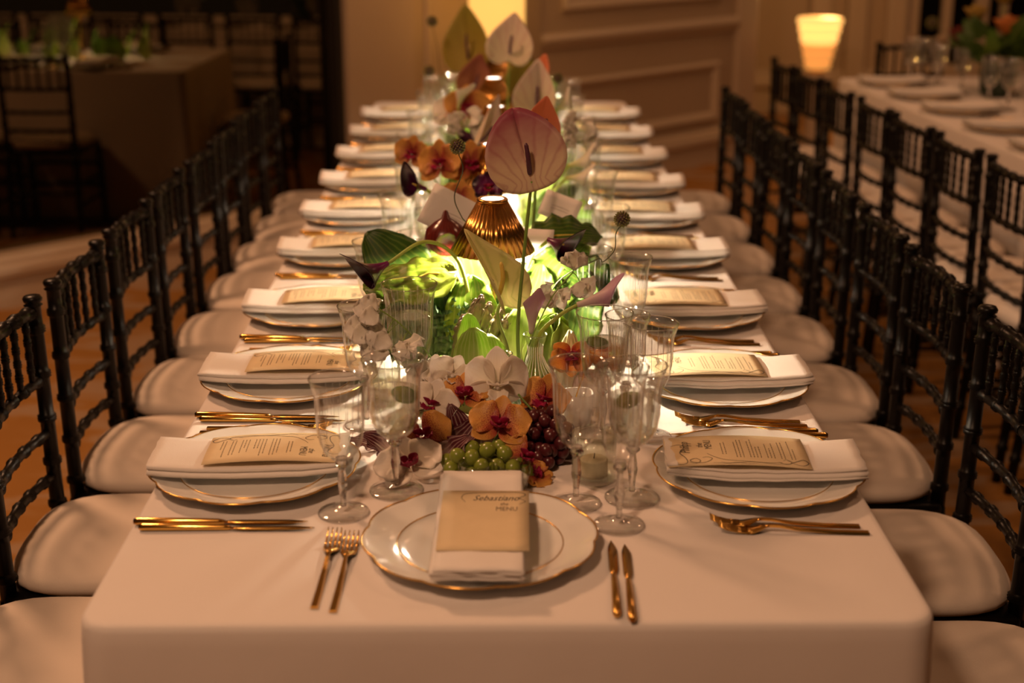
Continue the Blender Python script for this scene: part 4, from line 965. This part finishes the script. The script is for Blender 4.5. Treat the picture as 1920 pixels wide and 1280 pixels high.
stand = tag(obj('glass_stand', lathe([(1e-4, 0), (.034, 0), (.036, .003), (.012, .010), (.007, .03), (.007, .13), (.012, .150), (.03, .172), (.032, .176), (.028, .174), (.01, .156), (1e-4, .152)], 28), vaseglass), 'small glass stand under the dark red onion', 'stand'); stand.location = (-.112, 1.11, T)

# ---- flowers of the front half
anthurium('large pink and cream anthurium with dark spadix high above the first lamp', (.044, .720, 1.176), (-.26, .10, 1), (.10, -.95, .12), .122, .142, anth_pink, [(.030, .735, .80), (.022, .735, .91), (.032, .728, 1.05)], cup=.30, roll=-.14, sl=.52, rd=.8)
anthurium('cream yellow anthurium seen from its side in front of the lamp', (-.006, .782, .955), (-.33, .05, 1), (.62, -.70, .30), .135, .078, anth_yel, [(.0, .69, .79), (.006, .70, .88), (-.012, .76, .93)], cup=.6, fold=.3, roll=-.3, spx=spadix_y)
calla('dark purple calla lily arching left over the tall water glass', (-.205, .850, 1.004), (-.80, -.55, -.26), (-.15, -.1, 1), .074, .036, calla_dark, [(-.05, .93, .80), (-.070, .92, .95), (-.096, .90, 1.012), (-.145, .875, 1.036)])
calla('lilac calla lily standing upright behind the pink stems', (.046, .752, .905), (.04, -.02, 1), (.3, -.9, 0), .080, .017, calla_lilac, [(.048, .737, .79), (.047, .742, .86)])
calla('pale lilac calla lily leaning right over the water glass', (.122, .722, .964), (.95, -.02, .30), (0, -.2, 1), .082, .020, calla_lilac, [(.044, .737, .80), (.056, .733, .90), (.09, .726, .942)])
calla('dark calla lily with glossy cup right of the first lamp', (.082, 1.00, 1.010), (.80, -.60, -.22), (.1, -.1, 1), .066, .036, calla_dark, [(.04, 1.04, .80), (.045, 1.03, .95)], flare=.6)
calla('nearly black calla lily behind the white card, left of the lamp', (-.160, 1.30, 1.045), (-.5, -.5, .25), (0, -.2, 1), .07, .028, calla_dark, [(-.05, 1.36, .80), (-.09, 1.34, .98)])
allium('round allium head on a curling stem above the first lamp', (-.083, .950, 1.193), [(-.03, 1.02, .80), (-.05, 1.01, 1.0), (-.078, .975, 1.06), (-.090, .965, 1.10), (-.074, .955, 1.15)], .0135)
allium('round allium head on a wavy stem at the right of the lamp', (.210, .900, 1.071), [(.05, .93, .80), (.09, .92, .94), (.165, .905, .995), (.178, .90, .993), (.198, .90, 1.015), (.200, .90, 1.045)], .0138)
sweet_pea('white sweet pea stem leaning left across the wine glasses', [((-.205, .615, .985), (-.8, -.1, -.1)), ((-.190, .612, .950), (-.7, -.2, -.5)), ((-.222, .618, .955), (-.8, -.1, -.3)), ((-.165, .615, .935), (.2, -.3, -.3)), ((-.200, .61, .935), (-.5, -.2, -.6))], [(-.075, .675, .80), (-.115, .65, .885), (-.165, .628, .955), (-.205, .618, .990)], size=.040)
sweet_pea('small white sweet pea stem lying below the left wine glass', [((-.122, .64, .872), (-.6, -.4, .2)), ((-.108, .635, .858), (-.4, -.4, -.3))], [(-.070, .68, .80), (-.095, .655, .85), (-.125, .638, .880)], size=.032)
sweet_pea('cream sweet pea stem rising right between the lilac callas', [((.090, .800, .968), (.1, -.3, -.5)), ((.122, .802, 1.008), (-.1, -.2, .8)), ((.130, .798, .985), (.3, -.3, -.6)), ((.080, .795, .955), (-.6, -.3, .2))], [(.020, .70, .80), (.040, .735, .885), (.080, .775, .960), (.118, .80, 1.0)], size=.036)
# ---- paper cards among the flowers
def paper_card(lb, o, d, nrm, w_, h_):
    t = thing('paper_card', lb, 'card', o); M = frame((0, 0, 0), d, nrm)
    obj('stake', tube([(0, .004, T+.002-o[2]), (0, .004, -.004)], .0012, 6), gold, t)
    obj('sheet', sheet(bent(lambda u, v: ((u-.5)*w_, (v-.5)*h_, .004*(2*u-1)**2), M), 6, 4, .0007), whitepaper, t)
    g = G()
    for k in range(2): g.add(line_mesh([(-.02, -.006*k), (0, -.006*k+.001), (.02, -.006*k)], .0009))
    g.v = [M @ V((p.x, p.y, .004*(2*p.x/w_)**2+.0009)) for p in g.v]; obj('handwriting', g, inksoft, t)
paper_card('white paper card tilted behind the first lamp on the left', (-.095, 1.19, 1.012), (.45, .25, .85), (.15, -.80, .55), .13, .085)
paper_card('white paper card peeping out under the first lamp shade', (.045, 1.10, .975), (.1, .55, .8), (.0, -.6, .8), .10, .07)
paper_card('peach paper card tilted among the leaves right of the second lamp', (.118, 1.30, 1.005), (.35, .3, .8), (-.1, -.8, .5), .08, .055)

# ---- flowers farther along the table
anthurium('white and pink anthurium standing high over the far lamps', (.024, 2.62, 1.165), (.12, .1, 1), (-.15, -.9, .2), .13, .145, anth_white, [(.03, 2.6, .80), (.02, 2.61, 1.0)], cup=.35, roll=-.1)
anthurium('closed white anthurium right of the third lamp', (.095, 2.22, 1.07), (.03, .1, 1), (-.2, -.9, .2), .135, .12, anth_white, [(.06, 2.24, .80), (.08, 2.23, .95)], cup=.55, fold=.25)
anthurium('coral anthurium tip above the closed white one', (.105, 2.42, 1.115), (.25, .1, 1), (-.6, -.7, .1), .085, .08, anth_coral, [(.07, 2.40, .80), (.09, 2.41, 1.0)], cup=.4)
anthurium('large olive anthurium blurred at the top of the far bouquet', (-.105, 3.2, 1.085), (-.05, .1, 1), (-.3, -.9, .2), .19, .17, anth_olive, [(-.06, 3.2, .80), (-.09, 3.2, .98)], cup=.3)
anthurium('dusky red anthurium below the olive one in the far bouquet', (-.095, 3.0, 1.01), (.2, .1, .8), (.3, -.9, .2), .13, .13, petal_mat('anthurium_dusky', (.40, .15, .07), (.30, .09, .06), trans=.25), [(-.05, 3.0, .80), (-.08, 3.0, .92)], cup=.3)
anthurium('olive green anthurium right of the far lamps', (.065, 2.95, 1.00), (.1, .1, .9), (.1, -.9, .2), .15, .14, anth_olive, [(.04, 2.95, .80), (.05, 2.95, .92)], cup=.3)
anthurium('slender blush anthurium slanting in front of the third lamp', (-.075, 1.84, 1.03), (.42, .1, .9), (.75, -.6, .1), .15, .085, anth_white, [(-.05, 1.86, .80), (-.06, 1.85, .95)], cup=.5, fold=.3)
anthurium('pink anthurium tip peeking behind the large pink one', (.068, 1.20, 1.165), (.2, .1, 1), (.2, -.9, .1), .085, .08, anth_coral, [(.05, 1.2, .80), (.06, 1.2, 1.0)], cup=.4)
calla('white calla lily curling left of the fourth lamp', (-.118, 2.3, 1.065), (.25, -.1, .9), (.6, -.5, .3), .075, .022, calla_white, [(-.06, 2.32, .80), (-.10, 2.31, .98)])
calla('white calla lily opening right beyond the large anthurium', (.145, 2.2, 1.075), (.8, -.3, .55), (0, -.5, .8), .065, .026, calla_white, [(.07, 2.22, .80), (.11, 2.21, .98)])
calla('white calla lily low on the right above the blurred glasses', (.160, 1.80, 1.000), (.9, -.25, .30), (0, -.4, .9), .075, .026, calla_white, [(.07, 1.82, .80), (.12, 1.81, .94)])
calla('second white calla lily just under the first on the right', (.150, 1.72, .985), (.9, -.3, .10), (0, -.4, .9), .07, .022, calla_white, [(.07, 1.74, .80), (.11, 1.73, .93)])
calla('dark calla lily pointing down left of the third lamp', (-.125, 2.0, 1.08), (.6, -.2, -.75), (.5, -.6, .3), .09, .018, calla_dark, [(-.06, 2.05, .80), (-.10, 2.03, 1.0), (-.125, 2.01, 1.07)])
orchid('amber spotted orchid blurred beside the second lamp', (-.070, 1.50, 1.058), (.15, -.9, .3), (0, .2, 1), .10, orange_o, magenta_o, stem=[(-.05, 1.50, .80), (-.06, 1.53, .98)])
orchid('amber orchid left of the second lamp, facing aside', (-.135, 1.49, 1.062), (-.4, -.8, .3), (-.1, .2, 1), .10, orange_o, magenta_o, stem=[(-.05, 1.52, .80), (-.10, 1.52, .98)])
orchid('small amber orchid at the far left of the second lamp', (-.204, 1.60, 1.065), (-.2, -.9, .2), (.2, .2, 1), .075, orange_o, magenta_o, stem=[(-.06, 1.60, .80), (-.14, 1.61, .98)])
orchid('amber orchid hanging low between the first two lamps', (-.095, 1.42, 1.000), (.1, -.85, .3), (.2, .2, 1), .075, orange_o, magenta_o, stem=[(-.05, 1.46, .80), (-.09, 1.45, .95)])
orchid('peach orchid with crimson heart left of the fourth lamp', (-.095, 2.31, 1.065), (.1, -.95, .2), (0, .2, 1), .115, orange_o, magenta_o, stem=[(-.05, 2.32, .80), (-.08, 2.34, .98)])
orchid('peach orchid at the left of the far bouquet', (-.135, 2.36, 1.04), (-.2, -.95, .2), (.2, .2, 1), .105, white_o, orange_o, stem=[(-.06, 2.36, .80), (-.11, 2.38, .95)])
allium('dark allium head far left on a tall stem before the wall', (-.216, 3.0, 1.236), [(-.06, 3.0, .80), (-.18, 3.0, 1.02), (-.20, 3.0, 1.15)], .016)
allium('dark allium head lower left before the pale wall', (-.219, 2.8, 1.105), [(-.06, 2.8, .80), (-.15, 2.8, .95), (-.21, 2.8, 1.04)], .016)
allium('dark allium head right of the coral anthurium', (.152, 2.3, 1.145), [(.06, 2.3, .80), (.12, 2.3, 1.0), (.14, 2.3, 1.08)], .014)
sweet_pea('white stock blossoms right of the large pink anthurium', [((.185+.022*math.cos(k*2.1), 1.90, 1.025+.013*k), (math.cos(k*2.1), -.5, .3)) for k in range(6)], [(.08, 1.92, .80), (.15, 1.90, .95), (.185, 1.90, 1.09)], size=.034)
sweet_pea('white blossoms just right of the closed white anthurium', [((.070+.02*math.cos(k*2.1), 1.95, 1.055+.012*k), (math.cos(k*2.1), -.6, .3)) for k in range(4)], [(.05, 1.97, .80), (.06, 1.96, .95), (.07, 1.95, 1.07)], size=.04)
sweet_pea('white blossoms left of the blush anthurium', [((-.098+.02*math.cos(k*2.1), 2.0, 1.045+.012*k), (math.cos(k*2.1), -.6, .3)) for k in range(4)], [(-.05, 2.02, .80), (-.08, 2.01, .95), (-.10, 2.0, 1.07)], size=.042)
orchid('dark red orchid behind the top of the first lamp', (-.030, 1.32, 1.045), (0, -.9, .3), (0, .2, 1), .06, calla_dark, magenta_o, stem=[(-.03, 1.34, .80), (-.03, 1.34, .98)])
# leafy filling of the middle and far bouquets
leafs = [(mid_g, 'mid green'), (dark_g, 'dark green'), (lett_g, 'pale green'), (chard_g, 'bright green')]
for k in range(46):
    y = 1.22+k*.067+rnd.uniform(-.02, .02); sg = -1 if k % 2 else 1; mm, nm = leafs[(k*7+k//3) % 4]; x = sg*rnd.uniform(.03, .10); z0 = T+.006; el = rnd.uniform(.5, 1.3); out = rnd.uniform(.1, .7)
    leaf('leaf', f'{nm} leaf {("left", "right")[sg > 0]} of the lamp row, {ORD[max(0, min(5, int((y-.95)/.58)))]} lamp gap from the front', 'leaf', (x, y, z0), (sg*out, rnd.uniform(-.4, .1), el), (-sg*.3, -.8, .5), rnd.uniform(.13, .21), rnd.uniform(.07, .11), mm, rnd.uniform(.2, .9), .3, .010, 8, k, rib=True, ribr=.003, nu=8, nv=10, group=f'{nm} leaves in the far bouquets')

# ================================================================== THE SECOND TABLE'S SETTINGS
for i, y in enumerate((1.80, 1.38, .96, .50, .08)):
    p = t2p(-.36, y, T); plate(p, i, f'white charger plate on the second table, {ORD[i]} from its far end', 'charger plates on the second table')
    n_ = tag(obj('napkin', NAP[i % 3], None), f'folded napkin on the second table, {ORD[i]} from its far end', 'napkin', 'napkins on the second table'); n_.location = p+V((0, 0, .0195)); n_.rotation_euler = (0, 0, R2-PI/2)
for i, (x, y) in enumerate(((-.26, 1.86), (-.20, 1.90), (-.13, 1.84), (-.22, 1.62), (-.15, 1.50), (-.19, 1.10), (-.14, 1.02), (-.20, .70), (-.15, .60))):
    item('wine' if i % 2 else 'water', t2p(x, y, T), i, f'stemmed glass on the second table, {ORD[i]} counted from its far end', 'stemware on the second table', MK['wine' if i % 2 else 'water'])
rose_m = {'orange': petal_mat('rose_orange', (.55, .16, .03), (.60, .22, .06), trans=.2), 'red': petal_mat('rose_red', (.12, .012, .01), (.16, .02, .015), trans=.15), 'yellow': petal_mat('rose_yellow', (.42, .27, .04), (.50, .34, .08), trans=.25), 'cream': petal_mat('rose_cream', (.50, .36, .20), (.55, .42, .28), trans=.25)}
def rose(lb, o, S, m, base):
    t = thing('rose', lb, 'flower', o, group='roses on the second table')
    for k in range(13):
        a = k*2.4; rr = S*(.04+.030*k); tl = .15+.06*k
        obj('petal', sheet(bent(leaf_fn(S*.75, S*.62, -.5+.07*k, .8, .002, 4, k, .55), frame((rr*math.cos(a)*.5, rr*math.sin(a)*.5, -S*.3), (tl*math.cos(a), tl*math.sin(a), 1), (-math.cos(a), -math.sin(a), .1))), 7, 7, .001), m, t)
    stem_part(t, [V(base)-V(o), (V(base)-V(o))*.4, (0, 0, -S*.3)], .003)
vs_ = V((2.17, 4.66, T))
vz = tag(obj('dark_vase', lathe([(1e-4, 0), (.06, 0), (.07, .02), (.078, .1), (.068, .17), (.074, .19), (.068, .19), (.062, .17), (.071, .1), (.062, .02), (1e-4, .012)], 32), mat('green_vase', (.012, .03, .014), .2, spec=.5)), 'dark green vase holding roses on the second table', 'vase'); vz.location = vs_
top = vs_+V((0, 0, .16))
for lb, c_, o_, S in (('large orange rose in the second table vase', 'orange', (2.175, 4.60, 1.075), .085), ('dark red rose left in the second table bouquet', 'red', (2.035, 4.80, 1.02), .07), ('yellow rose at the top of the second table bouquet', 'yellow', (2.10, 4.80, 1.11), .075),
                      ('cream rose in the middle of the second table bouquet', 'cream', (2.10, 4.66, 1.00), .065), ('yellow rose high at the right edge', 'yellow', (2.19, 4.72, 1.19), .075), ('orange rose low at the right edge', 'orange', (2.27, 4.68, 1.00), .07), ('small cream rose left of the dark red one', 'cream', (1.995, 4.90, .985), .05)):
    rose(lb, V(o_), S*1.25, rose_m[c_], top)
allium('dark allium head left of the second table roses', V((1.968, 5.0, 1.055)), [top, V((2.05, 4.85, 1.0))], .026, group='roses on the second table')
for k in range(30):
    a = k*2.4; mm, nm = leafs[(1, 1, 0)[k % 3]]; d_ = V((math.cos(a)*.6, math.sin(a)*.6, .25+.6*rnd.random()))
    leaf('leaf', f'{nm} leaf pointing {("left", "right")[math.cos(a) > 0]} and {("toward", "away from")[math.sin(a) > 0]} the camera in the second table bouquet', 'leaf', top+V((0, 0, -.02)), d_, (-.5, -.6, .6), rnd.uniform(.18, .30), rnd.uniform(.07, .11), mm, .5, .3, .008, 7, k, nu=6, nv=8, ribr=.003, group=f'{nm} leaves in the second table bouquet')
